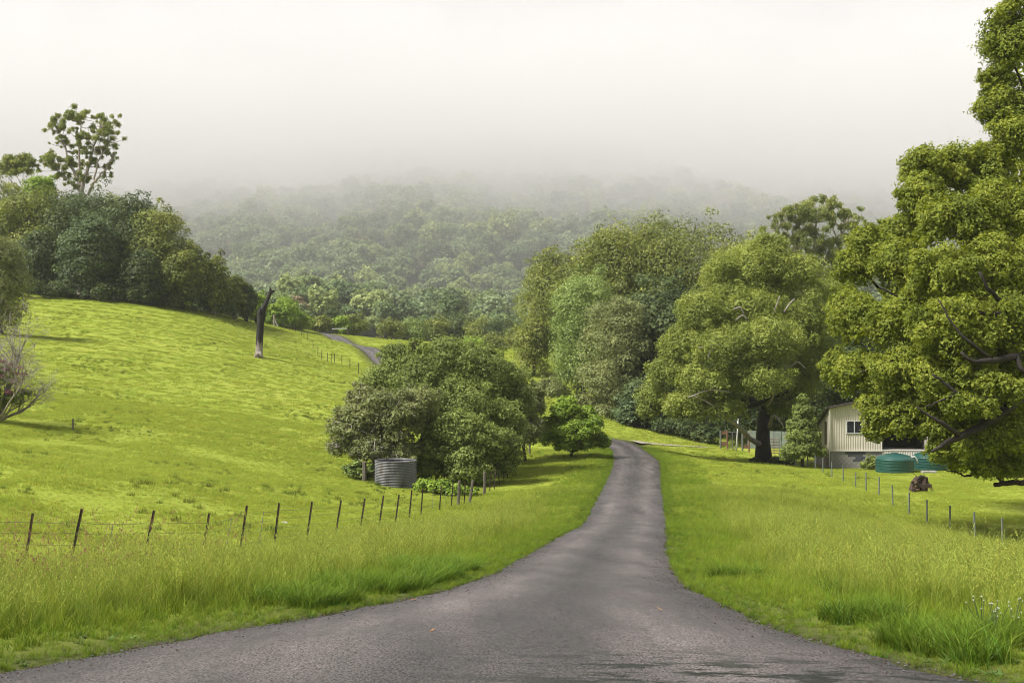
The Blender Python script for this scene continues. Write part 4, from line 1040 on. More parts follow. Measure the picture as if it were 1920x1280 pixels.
MB().tube([(-.12, -.16, Hw - .02), (-.12, -.16, .1)], .04, 8).build('downpipe', M_TRIM, root)
# block base: each block its own piece
bw, bh, bt = .40, .20, .19
bme = MB().box((.005, 0, .005), (bw - .005, bt, bh - .005)).mesh('concrete_block'); bme.materials.append(M_BLOCK)
bme2 = MB().box((.005, -.012, .005), (bw - .005, bt, bh - .005)).mesh('concrete_block'); bme2.materials.append(M_BLOCK2)
hme = MB().box((.005, 0, .005), (bw / 2 - .005, bt, bh - .005)).mesh('concrete_block'); hme.materials.append(M_BLOCK)
for r_ in range(7):
    off = (r_ % 2) * bw / 2
    if off: obj('concrete_block', hme, None, root, (0, 0, -.12 + r_ * bh))
    for c_ in range(10):
        xx = off + c_ * bw
        dark = (r_ >= 5 and 1.0 < xx < 2.6) or (r_ in (3, 4) and 1.75 < xx < 2.6)
        obj('concrete_block', bme2 if dark else bme, None, root, (xx, 0, -.12 + r_ * bh))
MB().box((0.01, .04, -.2), (4.2, .15, Hb - .11)).build('mortar', M_BLOCK, root)
MB().box((.0, .2, -.2), (.19, 6, Hb - .02)).build('side_base', M_BLOCK, root)
st = MB(); st.add([(-.05, -.02, Hb - .1), (-.78, -.02, .0), (-.78, -.02, -.25), (-.05, -.02, -.25), (-.05, .9, Hb - .1), (-.78, .9, .0), (-.78, .9, -.25), (-.05, .9, -.25)], [(0, 1, 2, 3), (7, 6, 5, 4), (0, 4, 5, 1), (1, 5, 6, 2), (3, 7, 4, 0)])
st.build('ramp', barkmat('ramp_timber', (.10, .08, .065), (.22, .19, .15)), root)
MB().box((-.055, 1.2, Hb + .3), (-.035, 1.9, Hb + 2.2)).build('side_door', M_ROOF, root)

# green poly tanks
M_POLY = paintmat('green_poly', (.017, .072, .058), .38, scale=1.5, var=.08)
def poly_tank(px, d_, r, h, label):
    p = at_ground(px, d_); p[2] -= .05
    root = empty('water_tank', p, label, 'water tank', None)
    prof = [(r, 0)]
    nb = 5
    for k in range(nb):
        z0 = h * .72 * k / nb; z1 = h * .72 * (k + 1) / nb
        prof += [(r, z0 + .02), (r, z1 - .06), (r + .03, z1 - .04), (r + .03, z1 - .01), (r, z1)]
    prof += [(r * .985, h * .76), (r * .80, h * .90), (r * .45, h * .985), (r * .2, h), (.0, h)]
    MB().lathe(prof, 44).build('shell', M_POLY, root, smooth=False)
    MB().lathe([(.26, h - .02), (.26, h + .06), (.0, h + .07)], 20).build('lid', M_POLY, root)
    return root
t1 = poly_tank(1677.5, 96.5, 1.44, 1.5, 'green domed plastic water tank directly below the dark shed opening')
MB().tube([(1.15,-.3,1.25),(1.45,-.35,1.3),(1.62,-.35,1.1),(1.68,-.35,.75)], .055, 8).build('pipe', M_WHITE, t1, smooth=True)
t2 = poly_tank(1744, 98.5, 1.4, 1.45, 'second green plastic water tank half hidden behind overhanging leaves')
p = at_ground(1741, 95); o = MB().box((-.5,-.3,-.1),(.55,.3,.16)).build('concrete_slab', M_BLOCK, None, loc=p); tag(o, 'small concrete slab on the grass beside the green tanks', 'slab')

# dark timber lot at the far right behind the low limb
p = at_ground(1900, 90)
root = empty('paling_fence', p, 'dark timber paling fence under the low limb of the huge evergreen', 'fence')
pme = MB().box((0,0,-.1),(.28,.03,1.45)).mesh('paling'); pme.materials.append(BK_DARK)
for k in range(14): obj('paling', pme, None, root, (-.9 + k * .31, .02 * (k % 2), random.uniform(-.05, .03)))
MB().box((-.95,.06,.4),(3.45,.12,.5)).build('rail', BK_DARK, root)

# woodpile of broken timber
g = np.random.default_rng(606)
p = at_ground(1725, 78); root = empty('timber_pile', p, 'heap of dark broken timber on the lawn behind the grey posts', 'wood pile')
M_JUNK = barkmat('dark_timber', (.014, .010, .008), (.075, .045, .032), scale=5); M_JUNK2 = barkmat('pale_split_timber', (.12, .07, .045), (.30, .21, .14), scale=5)
MB().tube([(-.35,.1,.0),(-.2,.1,.55),(.0,.1,.85)], [.34,.3,.22], 8, rough=.2).build('stump', M_JUNK, root)
MB().tube([(.25,.15,-.05),(.3,.15,.5),(.32,.1,.92)], [.3,.27,.2], 8, rough=.2).build('stump', M_JUNK, root)
MB().tube([(-.25,.0,.78),(.05,-.05,.95),(.35,.0,.86)], [.12,.13,.1], 7, rough=.2).build('log', M_JUNK, root)
MB().box((-.15,-.35,.28),(.62,-.25,.52)).build('plank', M_JUNK, root)
for k in range(26):
    x, z = -.55 + .38 * g.random(), .02 + .75 * g.random()
    a = g.uniform(-.4, .4); L_ = g.uniform(.15, .3)
    MB().tube([(x - L_ * .5, -.38 + .25 * g.random(), z), (x + L_ * .5, -.30 + .2 * g.random(), z + a * L_)], g.uniform(.025, .05), 6).build('split_log', M_JUNK2 if g.random() < .4 else M_JUNK, root)
for (a, b, r_) in [((-.1,0,.9),(-.62,-.1,1.3),.015),((.3,0,.9),(.24,0,1.12),.02),((.5,-.1,.6),(.75,-.2,.02),.02),((.6,-.1,.5),(.85,-.2,.05),.015),((.55,0,.3),(.72,-.2,-.02),.02)]:
    MB().tube([a, b], r_, 5).build('stick', M_JUNK, root)

# gate, pole, yards behind the feathery tree
M_RUST = barkmat('orange_timber', (.10, .05, .03), (.22, .125, .08), scale=5)
def yard_frame(px, d_, label, w_=.62, h_=1.75):
    p = at_ground(px, d_); root = empty('strainer_assembly', p, label, 'gate post')
    for s_ in (0, 1): MB().tube([(w_ * s_, 0, -.2), (w_ * s_, 0, h_)], .085, 7).build('post', M_GPOST if s_ == 0 else M_RUST, root)
    for z in (.35, h_ - .4): MB().box((.06, -.05, z), (w_ - .06, .05, z + .32)).build('board', M_RUST, root)
yard_frame(1351, 117, 'orange boarded strainer frame at the left side of wire gate')
yard_frame(1392, 116, 'orange boarded strainer frame right of the leaning white pole')
p = at_ground(1361, 117); root = empty('wire_gate', p, 'grey pipe and mesh gate beside the leaning white pole', 'gate')
for (a, b) in (((.1,0,.15),(.1,0,1.65)),((1.1,0,.15),(1.1,0,1.7)),((.1,0,.15),(1.1,0,.15)),((.1,0,1.65),(1.1,0,1.7)),((.62,0,.15),(.62,0,1.68))): MB().tube([a, b], .028, 6).build('pipe', M_GPOST, root)
for k in range(9): MB().tube([(.1 + .11 * k,0,.15),(.1 + .11 * k,0,1.66)], .006, 4).build('mesh_wire', M_WIRE, root)
for k in range(9): MB().tube([(.1,.01,.25 + .16 * k),(1.1,.01,.25 + .16 * k)], .006, 4).build('mesh_wire', M_WIRE, root)
p = at_ground(1380, 115); o = MB().tube([(0,0,-.2),(.12,0,1.6),(.2,0,3.05)], [.065,.06,.05], 8).build('leaning_pole', M_WHITE, None, smooth=True, loc=p); tag(o, 'leaning white pole in front of the dark trees by gate', 'pole')
M_SHEETW = paintmat('white_sheet', (.30, .34, .32), .5, scale=2)
p = at_ground(1402, 121); root = empty('sheet_fence', p, 'pale corrugated sheet fence glimpsed behind the stout trunk', 'fence')
for k in range(9): corr_wall('panel', k * .84, k * .84 + .8, .02 * (k % 2), 1.75 - .02 * k, .02, M_SHEETW, root, pitch=.1)
MB().box((0,.08,.4),(7.5,.14,.48)).build('rail', M_GPOST, root)
p = at_ground(1441, 113); root = empty('cattle_gate', p, 'rust red barred gate right of the stout trunk', 'gate')
for k in range(6): MB().tube([(0,0,.2 + .25 * k),(1.0,0,.2 + .25 * k)], .03, 6).build('bar', paintmat('rust_red', (.16, .045, .035), .7), root)
for s_ in (0, .5, 1.0): MB().tube([(s_,.0,.0),(s_,0,1.5)], .035, 6).build('upright', M_GPOST, root)
p = at_ground(1491, 100.5); root = empty('pipe_gate', p, 'grey pipe framed mesh gate left of the shed ramp', 'gate')
for (a, b) in (((0,0,-.1),(0,0,1.25)),((.75,-1.2,-.1),(.75,-1.2,1.2)),((1.75,.6,-.1),(1.75,.6,1.4)),((0,0,1.22),(1.75,.6,1.38)),((.75,-1.2,1.18),(1.75,.6,1.36))): MB().tube([a, b], .028, 6).build('pipe', M_GPOST, root)
for k in range(8):
    t = (k + .5) / 8; MB().tube([(.75 + t, -1.2 + 1.8 * t, .1),(.75 + t, -1.2 + 1.8 * t, 1.2 + .16 * t)], .005, 4).build('mesh_wire', M_WIRE, root)

# rocks in the paddock, leaves on the road
M_ROCK = paintmat('pale_rock', (.42, .40, .36), .9, scale=5, var=.2, bump=.4)
def rock(px, d_, s_, label):
    b = bpy.data.meshes.new('rock'); mbk = MB(); 
    for i in range(5):
        pass
    th = np.linspace(0, 2 * math.pi, 10)[:-1]
    prof_ = [(1.0, 0), (.95, .18), (.7, .36), (.35, .46), (.02, .48)]
    V = []
    for (r_, z) in prof_:
        for k, t in enumerate(th):
            q_ = 1 + .22 * float(noise3(np.array([math.cos(t) * 1.3 + px, math.sin(t) * 1.3, z * 2.0])))
            V.append((s_ * r_ * q_ * math.cos(t), s_ * .7 * r_ * q_ * math.sin(t), s_ * z * q_ - .03))
    nn_ = len(th); Fs = [(i * nn_ + k, i * nn_ + (k + 1) % nn_, (i + 1) * nn_ + (k + 1) % nn_, (i + 1) * nn_ + k) for i in range(len(prof_) - 1) for k in range(nn_)]
    mbk.add(V, Fs); o = mbk.build('rock', M_ROCK, None, loc=at_ground(px, d_)); tag(o, label, 'rock')
rock(531, 45, .20, 'pale flat rock in the paddock behind the leaning posts'); rock(597, 44.5, .13, 'small brownish rock in the paddock right of the pale flat one')
M_DLEAF = paintmat('dry_leaf', (.22, .12, .055), .7)
for (x, y, a, lab) in [(775,1124,.3,'dry orange leaf lying on the road near the fenced paddock verge'),(810,1182,1.2,'dry brown leaf lying mid road above the moss stains'),(1237,1142,2.0,'curled orange leaf lying on the road near the shed side verge')]:
    # intersect the pixel ray with the road
    dd = np.linspace(8, 40, 4000); zz = CZ + (640 - y) / F * dd; gz = H0((x - 960) / F * dd, dd) + .05
    d_ = dd[np.argmax(zz < gz)]; q_ = np.array([(x - 960) / F * d_, d_, gz[np.argmax(zz < gz)]])
    V = [(.62 * a_, .62 * b_, .62 * c_) for a_, b_, c_ in [(-.09,0,.0),(-.04,.03,.012),(.04,.028,.015),(.10,0,.03),(.04,-.028,.012),(-.04,-.03,.01),(0,0,.002)]]
    me = bpy.data.meshes.new('fallen_leaf'); me.from_pydata(V, [], [(0,6,1),(1,6,2),(2,6,3),(3,6,4),(4,6,5),(5,6,0)]); me.update()
    o = obj('fallen_leaf', me, M_DLEAF, None, q_ + np.array([0, 0, .004])); o.rotation_euler = (0, 0, a); tag(o, lab, 'leaf')

# ------------------------------------------------------------------ grass
def blades(n_, h, spread, width, rng, lean=.35, segs=3, hv=.35, seed=False):
    V = []; Fc = []; A_ = []
    for i in range(n_):
        a = rng.uniform(0, 6.283); r = spread * math.sqrt(rng.random())
        b = np.array([r * math.cos(a), r * math.sin(a), -.02])
        hh = h * (1 + rng.uniform(-hv, hv)); la = rng.uniform(0, 6.283); ln = lean * rng.uniform(.2, 1.3) * hh
        face = rng.uniform(0, 6.283); s_ = np.array([math.cos(face), math.sin(face), 0])
        base = len(V); vb = rng.uniform(.65, 1.2)
        for k in range(segs + 1):
            t = k / segs
            c_ = b + np.array([math.cos(la) * ln * t * t, math.sin(la) * ln * t * t, hh * t * (1 - .18 * t * lean)])
            w_ = width * (1 - t ** 1.5) * .5
            if k < segs: V += [c_ - s_ * w_, c_ + s_ * w_]; A_ += [min(1, t * vb), min(1, t * vb)]
            else: V.append(c_); A_.append(min(1, vb))
        for k in range(segs - 1):
            q_ = base + 2 * k; Fc += [(q_, q_ + 1, q_ + 3, q_ + 2)]
        q_ = base + 2 * (segs - 1); Fc.append((q_, q_ + 1, q_ + 2))
        if seed:
            c0 = V[-1]
            for j in range(6):
                o_ = c0 - np.array([math.cos(la) * .02 * j, math.sin(la) * .02 * j, .022 * j]) + rng.normal(scale=.006, size=3)
                bb = len(V); e = rng.normal(size=3); e /= np.linalg.norm(e)
                V += [o_, o_ + e * .014 + np.array([0, 0, .012]), o_ + np.array([0, 0, .03]), o_ - e * .014 + np.array([0, 0, .012])]; A_ += [1.0] * 4
                Fc.append((bb, bb + 1, bb + 2, bb + 3))
    me = bpy.data.meshes.new('tuft'); me.from_pydata([tuple(map(float, q)) for q in V], [], Fc)
    at_ = me.attributes.new('v', 'FLOAT', 'POINT'); at_.data.foreach_set('value', np.array(A_, np.float32)); me.update()
    return me
gr = np.random.default_rng(707)
GM_TALL = grassmat('tall_grass', (.09, .145, .010), (.285, .35, .034)); GM_SEED = grassmat('seeding_grass', (.12, .175, .015), (.36, .40, .075))
GM_LUSH = grassmat('lush_grass', (.08, .135, .009), (.25, .335, .022)); GM_FIELD = grassmat('paddock_grass', (.23, .275, .025), (.395, .455, .066), var=.2); GM_EDGE = grassmat('verge_grass', (.05, .095, .008), (.17, .26, .02))
GM_PINK = grassmat('pink_plume_grass', (.10, .12, .03), (.32, .16, .11)); GM_WEED = grassmat('weed', (.07, .10, .012), (.17, .22, .03))
def proto(me, mat):
    me.materials.append(mat); o = bpy.data.objects.new('tuft', me); return o
def scatter(name, label, sets):
    """sets: list of (prototype meshes, points Nx3, scales N). One object, tufts instanced on its points."""
    colp = bpy.data.collections.new(name + '_tufts')
    protos = []; Pn = []; Sn = []; In = []
    for (mes, pp, ss) in sets:
        for o_ in mes:
            if o_ not in protos: protos.append(o_)
        lut = np.array([protos.index(o_) for o_ in mes])
        Pn.append(pp); Sn.append(ss); In.append(lut[gr.integers(0, len(mes), len(pp))])
    for k, o in enumerate(protos):
        o.name = '%s_tuft_%02d' % (name, k); colp.objects.link(o)
    Pn = np.concatenate(Pn); Sn = np.concatenate(Sn); In = np.concatenate(In)
    me = bpy.data.meshes.new(name); me.vertices.add(len(Pn)); me.vertices.foreach_set('co', Pn.astype(np.float32).ravel())
    a = me.attributes.new('scl', 'FLOAT', 'POINT'); a.data.foreach_set('value', Sn.astype(np.float32))
    a = me.attributes.new('pick', 'INT', 'POINT'); a.data.foreach_set('value', In.astype(np.int32))
    a = me.attributes.new('rot', 'FLOAT_VECTOR', 'POINT')
    rv = np.stack([gr.normal(scale=.08, size=len(Pn)), gr.normal(scale=.08, size=len(Pn)), gr.uniform(0, 6.283, len(Pn))], -1)
    a.data.foreach_set('vector', rv.astype(np.float32).ravel()); me.update()
    o = obj(name, me); tag(o, label, None, kind='stuff')
    ng = bpy.data.node_groups.new(name, 'GeometryNodeTree')
    ng.interface.new_socket('Geometry', in_out='INPUT', socket_type='NodeSocketGeometry'); ng.interface.new_socket('Geometry', in_out='OUTPUT', socket_type='NodeSocketGeometry')
    gi = ng.nodes.new('NodeGroupInput'); go = ng.nodes.new('NodeGroupOutput')
    ip = ng.nodes.new('GeometryNodeInstanceOnPoints'); ci = ng.nodes.new('GeometryNodeCollectionInfo')
    ci.inputs['Collection'].default_value = colp; ci.inputs['Separate Children'].default_value = True; ci.inputs['Reset Children'].default_value = True
    def na(nm, ty):
        q_ = ng.nodes.new('GeometryNodeInputNamedAttribute'); q_.data_type = ty; q_.inputs['Name'].default_value = nm; return q_.outputs['Attribute']
    ng.links.new(gi.outputs[0], ip.inputs['Points']); ng.links.new(ci.outputs[0], ip.inputs['Instance'])
    ip.inputs['Pick Instance'].default_value = True
    ng.links.new(na('pick', 'INT'), ip.inputs['Instance Index']); ng.links.new(na('rot', 'FLOAT_VECTOR'), ip.inputs['Rotation']); ng.links.new(na('scl', 'FLOAT'), ip.inputs['Scale'])
    ng.links.new(ip.outputs[0], go.inputs[0])
    md = o.modifiers.new('tufts', 'NODES'); md.node_group = ng
    return o
def cand(n_, y0, y1, margin=2.0):
    """random places in the wedge of ground in front of the camera"""
    y = np.sqrt(gr.uniform(y0 * y0, y1 * y1, n_)); x = gr.uniform(-1, 1, n_) * (y * .43 + margin)
    return x, y
def z_at(x, y): return H(x, y) - .01
fx_l = np.array([( (p_[0] - 960) / F * p_[1], p_[1]) for p_ in LP + LP2]); fo = np.argsort(fx_l[:, 1])
def left_fence_x(y): return np.interp(y, fx_l[fo, 1], fx_l[fo, 0])
fx_r = np.array([((p_[0] - 960) / F * p_[1], p_[1]) for p_ in RP]); fo2 = np.argsort(fx_r[:, 1])
def right_fence_x(y): return np.interp(y, fx_r[fo2, 1], fx_r[fo2, 0])
tall = [proto(blades(13, .62, .12, .012, gr, .55, 4), GM_TALL) for _ in range(5)] + [proto(blades(9, .75, .11, .010, gr, .45, 4), GM_SEED) for _ in range(2)] + [proto(blades(7, .85, .10, .005, gr, .35, 4, seed=True), GM_SEED) for _ in range(3)]
lush = [proto(blades(22, .20, .11, .009, gr, .8, 3), GM_LUSH) for _ in range(5)]
edge = [proto(blades(20, .26, .10, .011, gr, .9, 3), GM_EDGE) for _ in range(4)]
field = [proto(blades(26, .13, .20, .016, gr, .9, 2), GM_FIELD) for _ in range(5)]
fieldfar = [proto(blades(40, .16, .45, .035, gr, .9, 2), GM_FIELD) for _ in range(5)]
tuss = [proto(blades(40, .32, .22, .018, gr, .7, 3), GM_WEED) for _ in range(4)]
GM_ROS = grassmat('broad_weed', (.06, .11, .02), (.17, .25, .06))
ros = [proto(blades(12, .09, .06, .032, gr, 1.6, 3), GM_ROS) for _ in range(4)]
plume = [proto(blades(3, 1.15, .10, .006, gr, .35, 5, seed=True), GM_PINK) for _ in range(4)]
straw = [proto(blades(2, 1.1, .08, .007, gr, .6, 5, seed=True), GM_SEED) for _ in range(4)]
def keepdens(x, y, k): 
    return gr.random(len(x)) < k
sets = []
# tall verge grass: left between fence and road, right from the road to the metal posts
x, y = cand(150000, 9, 75)
rd = road_d(x, y)
left = x < xl_at(y)
df = np.where(left, x - left_fence_x(y), right_fence_x(y) - x)
near_ = np.clip(18 / y, .15, 1)
k = (rd > .6) & (df > -1.5) & (y < 74)
hgt = np.where(left, sstep(rd, .5, 2.6), sstep(rd, .6, 3.2)) * (0.55 + .45 * (1 - sstep(y, 35, 75)))
hgt = hgt * (.75 + .4 * fbm2(x / 2.2, y / 2.2, 2, 61)) * np.where(left, .42 + .58 * sstep(df, -.5, 4.0), .45 + .55 * sstep(df, -.5, 7))
k &= gr.random(len(x)) < np.clip(.25 + hgt, 0, 1)
x1, y1, h1 = x[k], y[k], hgt[k]
sets.append((tall, np.stack([x1, y1, z_at(x1, y1)], -1), np.clip(h1, .28, 1.15) * gr.uniform(.75, 1.2, len(x1))))
# short lush strip beside the seal
x, y = cand(260000, 9, 108); rd = road_d(x, y)
k = (rd > .02 + .12 * noise2(x * 1.7, y * 1.7, 71)) & (rd < 3.2) & (gr.random(len(x)) < np.clip(1.25 - rd / 3.0, .25, 1))
x1, y1 = x[k], y[k]
sets.append((lush, np.stack([x1, y1, z_at(x1, y1)], -1), gr.uniform(.5, 1.25, len(x1)) * (.28 + .72 * sstep(rd[k], .1, 1.8))))
x, y = cand(420000, 9, 108); rd = road_d(x, y)
k = (rd > -.06 + .10 * noise2(x * 2.3, y * 2.3, 73)) & (rd < 1.3)
x1, y1 = x[k], y[k]
sets.append((lush + edge[:1], np.stack([x1, y1, z_at(x1, y1)], -1), gr.uniform(.2, .5, len(x1)) * (1 + y1 / 90)))
# dark rank clumps near the seal in the foreground
x, y = cand(60000, 9, 26); rd = road_d(x, y)
k = (rd > .5) & (rd < 2.6) & (noise2(x / 1.1, y / 1.1, 72) > .34) & (x < 12)
x1, y1 = x[k], y[k]
sets.append((edge, np.stack([x1, y1, z_at(x1, y1)], -1), gr.uniform(.6, 1.5, len(x1))))
x, y = cand(5000, 9.5, 40); rd = road_d(x, y)
k = (rd > .25) & (rd < 3.0) & (noise2(x / 1.5, y / 1.5, 75) > .1)
sets.append((ros, np.stack([x[k], y[k], z_at(x[k], y[k])], -1), gr.uniform(.5, 1.3, k.sum())))
# pink plumes and straws
x, y = cand(6000, 14, 32); k = (x < left_fence_x(y) + 7) & (x > left_fence_x(y) - 2.5) & (x < -6) & (road_d(x, y) > 2.5) & (gr.random(len(x)) < .22)
sets.append((plume, np.stack([x[k], y[k], z_at(x[k], y[k])], -1), gr.uniform(.7, 1.1, k.sum())))
x, y = cand(9000, 11, 48); k = (road_d(x, y) > 2.2) & (gr.random(len(x)) < .13) & (np.where(x < 0, x - left_fence_x(y), right_fence_x(y) - x) > 0)
sets.append((straw, np.stack([x[k], y[k], z_at(x[k], y[k])], -1), gr.uniform(.6, 1.05, k.sum())))
scatter('verge_grass', 'tall seeding grass on the road verges', sets)
def pebble(rng, mat):
    V = [(1,0,0),(-1,0,0),(0,1,0),(0,-1,0),(0,0,.7),(0,0,-.6),(.6,.6,.35),(-.6,-.55,.3)]
    V = [tuple(.011 * c_ * rng.uniform(.7, 1.3) for c_ in q_) for q_ in V]
    me = bpy.data.meshes.new('pebble'); me.from_pydata(V, [], [(0,6,4),(6,2,4),(2,1,4),(1,7,4),(7,3,4),(3,0,4),(0,2,6),(0,5,2),(2,5,1),(1,5,7),(7,5,3),(3,5,0)]); me.update()
    return proto(me, mat)
PB1 = paintmat('road_chip', (.10, .092, .092), .8, scale=40); PB2 = paintmat('soil_clod', (.055, .036, .02), .95, scale=40)
peb = [pebble(gr, PB1) for _ in range(3)] + [pebble(gr, PB2) for _ in range(3)]
x, y = cand(220000, 9, 40); rd = road_d(x, y)
k = (rd < .10) & (rd > -.75) & (gr.random(len(x)) < np.exp(np.minimum(rd, 0) / .16) * .95 + .03)
x1, y1 = x[k], y[k]; u_ = np.clip((x1 - xl_at(y1)) / (xr_at(y1) - xl_at(y1)), 0, 1)
scatter('loose_gravel', 'loose chips and clods along the road edges', [(peb, np.stack([x1, y1, H0(x1, y1) + .05 * (1 - (2 * u_ - 1) ** 2) + .003], -1), gr.uniform(.4, 1.5, len(x1)))])
# paddock grass
sets = []
x, y = cand(230000, 18, 100); rd = road_d(x, y)
inside = np.where(x < xl_at(y), left_fence_x(y) - x > -.6, x - right_fence_x(y) > -.6) | (y > 55)
k = inside & (rd > .6) & (gr.random(len(x)) < np.clip(.35 + 20 / y, 0, 1))
x1, y1 = x[k], y[k]
sets.append((field, np.stack([x1, y1, z_at(x1, y1)], -1), gr.uniform(.6, 1.3, len(x1)) * (.8 + .5 * noise2(x1 / 2.4, y1 / 2.4, 81))))
x, y = cand(90000, 80, 270, 0); rd = road_d(x, y)
k = (rd > .9) & (x < 22)
x1, y1 = x[k], y[k]
sets.append((fieldfar, np.stack([x1, y1, z_at(x1, y1)], -1), gr.uniform(.5, 1.2, len(x1))))
x, y = cand(16000, 32, 210); k = (road_d(x, y) > 3) & (noise2(x / 3.5, y / 6.0, 82) > .30) & (x < 30)
x1, y1 = x[k], y[k]
sets.append((tuss, np.stack([x1, y1, z_at(x1, y1)], -1), gr.uniform(.35, .95, len(x1))))
scatter('paddock_grass', 'short bright green pasture', sets)

# broad-leaved weeds and low scrub round the tank and under the trees
def scrub(name, label, lst, mat, n_, ls=.16, ws=.12, up=.9):
    px0, py0, d0 = lst[0][0], lst[0][1], lst[0][2]
    o0 = at_ground(px0, d0); root = empty(name, o0, label, 'shrub')
    bl_ = []
    for (px, py, d_, rx, rz) in lst:
        q_ = at_ground(px, d_) - o0; bl_ += subblobs(q_ + np.array([0, 0, rz * .5]), np.array([rx, rx * .8, rz]), 9, gr, .4, -.2)
    V, Fc, v = foliage(bl_, n_, ls, ws, gr, up=up, rough=.35)
    obj('foliage', mesh_np('foliage', V, Fc, attr={'v': v}), mat, root)
    mbs = MB()
    for (c_, r_) in bl_[::2]: mbs.tube([np.array([c_[0] * .6, c_[1] * .6, -.1]), c_ * np.array([.9, .9, .5]), c_], [.02, .015, .006], 4)
    mbs.build('stem', BK_BROWN, root)
scrub('weed_patch', 'low patch of broad leaved weeds in front of the shaded trees right of tank', [(800,0,71,.8,.45),(830,0,70.5,.9,.5),(858,0,70,.7,.4),(885,0,70,.5,.35)], G_LIME, 6000)
scrub('weed_patch', 'leafy weeds growing between the short thick post and the tank', [(666,0,74,.7,.8),(690,0,74.5,.6,.7)], G_PALE, 4000)
scrub('weed_patch', 'scrubby growth on the shed wall beside the green tank', [(1634,0,98.5,.55,.8),(1622,0,98.8,.4,.5)], G_BUSH, 2600)
scrub('weed_patch', 'dark weeds round the foot of the stout trunk', [(1455,0,105,.9,.4),(1475,0,104.5,.8,.4),(1415,0,105,.5,.3)], G_DARK, 3000)
scrub('ground_scrub', 'dark scrub along the grove edge above the pale driveway', [(1250,0,129,2.2,1.1),(1290,0,128,2.4,1.2),(1325,0,126,2.0,1.2),(1210,0,131,2,.9),(1170,0,133,1.8,.8)], G_DARK, 9000, .26, .16)
scrub('ground_scrub', 'rough olive scrub on the slope under the pale tree', [(1060,0,150,2.6,1.6),(1030,0,158,2.4,1.6),(1095,0,142,2.2,1.3),(1130,0,136,1.8,.9)], G_GREY, 9000, .28, .16)
scrub('ground_scrub', 'brownish undergrowth along the foot of the ridge wood', [(120,0,184,4,1.6),(200,0,184,4,1.8),(280,0,186,4,1.8),(350,0,188,4,1.8),(410,0,192,3,1.6),(50,0,182,4,1.6)], G_DARK, 12000, .34, .2)

# white flowering weeds in the right foreground
M_PETAL = paintmat('white_petal', (.50, .49, .44), .6, var=.03)
fl_me = MB(); 
for k in range(9):
    a = 2 * math.pi * k / 9; fl_me.add([(0,0,.004),(.006*math.cos(a-.3),.006*math.sin(a-.3),.006),(.019*math.cos(a),.019*math.sin(a),.009),(.006*math.cos(a+.3),.006*math.sin(a+.3),.006)], [(0,1,2,3)])
fl_me.tube([(0,0,-.004),(0,0,.01)], [.008,.005], 6); FLM = fl_me.mesh('flower'); FLM.materials.append(M_PETAL)
M_STEM = paintmat('weed_stem', (.06, .10, .02), .7)
for j, (px, d_, lab) in enumerate([(1842,13.2,'white daisy weed in the roadside grass, the tallest of the clump'),(1866,13.0,'white daisy weed in the middle of the roadside clump'),(1900,13.3,'white daisy weed at the outer end of the roadside clump')]):
    p = at_ground(px, d_); root = empty('daisy_weed', p, lab, 'flower'); sm = MB()
    for k in range(9):
        a = gr.uniform(0, 6.28); r_ = gr.uniform(.02, .17); hh = gr.uniform(.26, .46) + (.06 if j == 0 else 0)
        q_ = np.array([r_ * math.cos(a), r_ * math.sin(a), hh])
        sm.tube([(0,0,-.05), (q_[0] * .4, q_[1] * .4, hh * .55), q_], .0035, 4)
        o = obj('flower', FLM, None, root, q_); o.rotation_euler = (gr.uniform(-.7, .7), gr.uniform(-.7, .7), 0); o.scale = (.8,) * 3
    sm.build('stem', M_STEM, root)

# ------------------------------------------------------------------ forest on the mountain
g = np.random.default_rng(808)
def forest_tree(h, wd, n_, rng, open_=False):
    bl_ = []; main = [((0, 0, h * .62), np.array([wd * .42, wd * .42, h * .34]))]
    for k in range(7):
        a = rng.uniform(0, 6.28); main.append(((math.cos(a) * wd * .28, math.sin(a) * wd * .28, h * rng.uniform(.5, .82)), np.array([wd * .24, wd * .24, h * .14])))
    for c_, r_ in main: bl_ += subblobs(c_, r_, 8, rng, .4)
    V, Fc, v = foliage(bl_, n_, 1.0, .66, rng, up=.6, rough=.36)
    return V, Fc, v
fp = []
FCOLS = [G_FOR, G_FOR, leafmat('hill_forest_dark', [(0, (.016, .028, .016)), (.5, (.045, .066, .032)), (1, (.09, .115, .052))], gain=2.8), leafmat('hill_forest_pale', [(0, (.05, .066, .028)), (.5, (.11, .132, .055)), (1, (.18, .19, .085))], gain=2.8), leafmat('hill_forest_brown', [(0, (.06, .05, .035)), (.5, (.12, .095, .065)), (1, (.17, .14, .095))], gain=2.8), leafmat('hill_forest_grey', [(0, (.04, .055, .033)), (.5, (.085, .108, .06)), (1, (.14, .165, .095))], gain=2.8)]
for k in range(16):
    V, Fc, v = forest_tree(g.uniform(12, 18), g.uniform(8, 13), 2600, g)
    me = mesh_np('forest_crown', V, Fc, attr={'v': v})
    mt = FCOLS[[0, 1, 2, 3, 5, 0, 2, 1, 3, 5, 0, 2, 5, 1, 2, 0][k]]
    fp.append(proto(me, mt))
V, Fc, v = forest_tree(14, 10, 2400, g); fp.append(proto(mesh_np('forest_crown', V, Fc, attr={'v': v}), FCOLS[4]))
nf = 70000
y = np.sqrt(g.uniform(300 ** 2, 1180 ** 2, nf)); x = g.uniform(-1, 1, nf) * (y * .47 + 10)
yb = 425 + 105 * (1 - np.exp(-((x + 25) / 210.0) ** 2))
k = (y > 335) & (H0(x, y) < 215)
x, y = x[k], y[k]
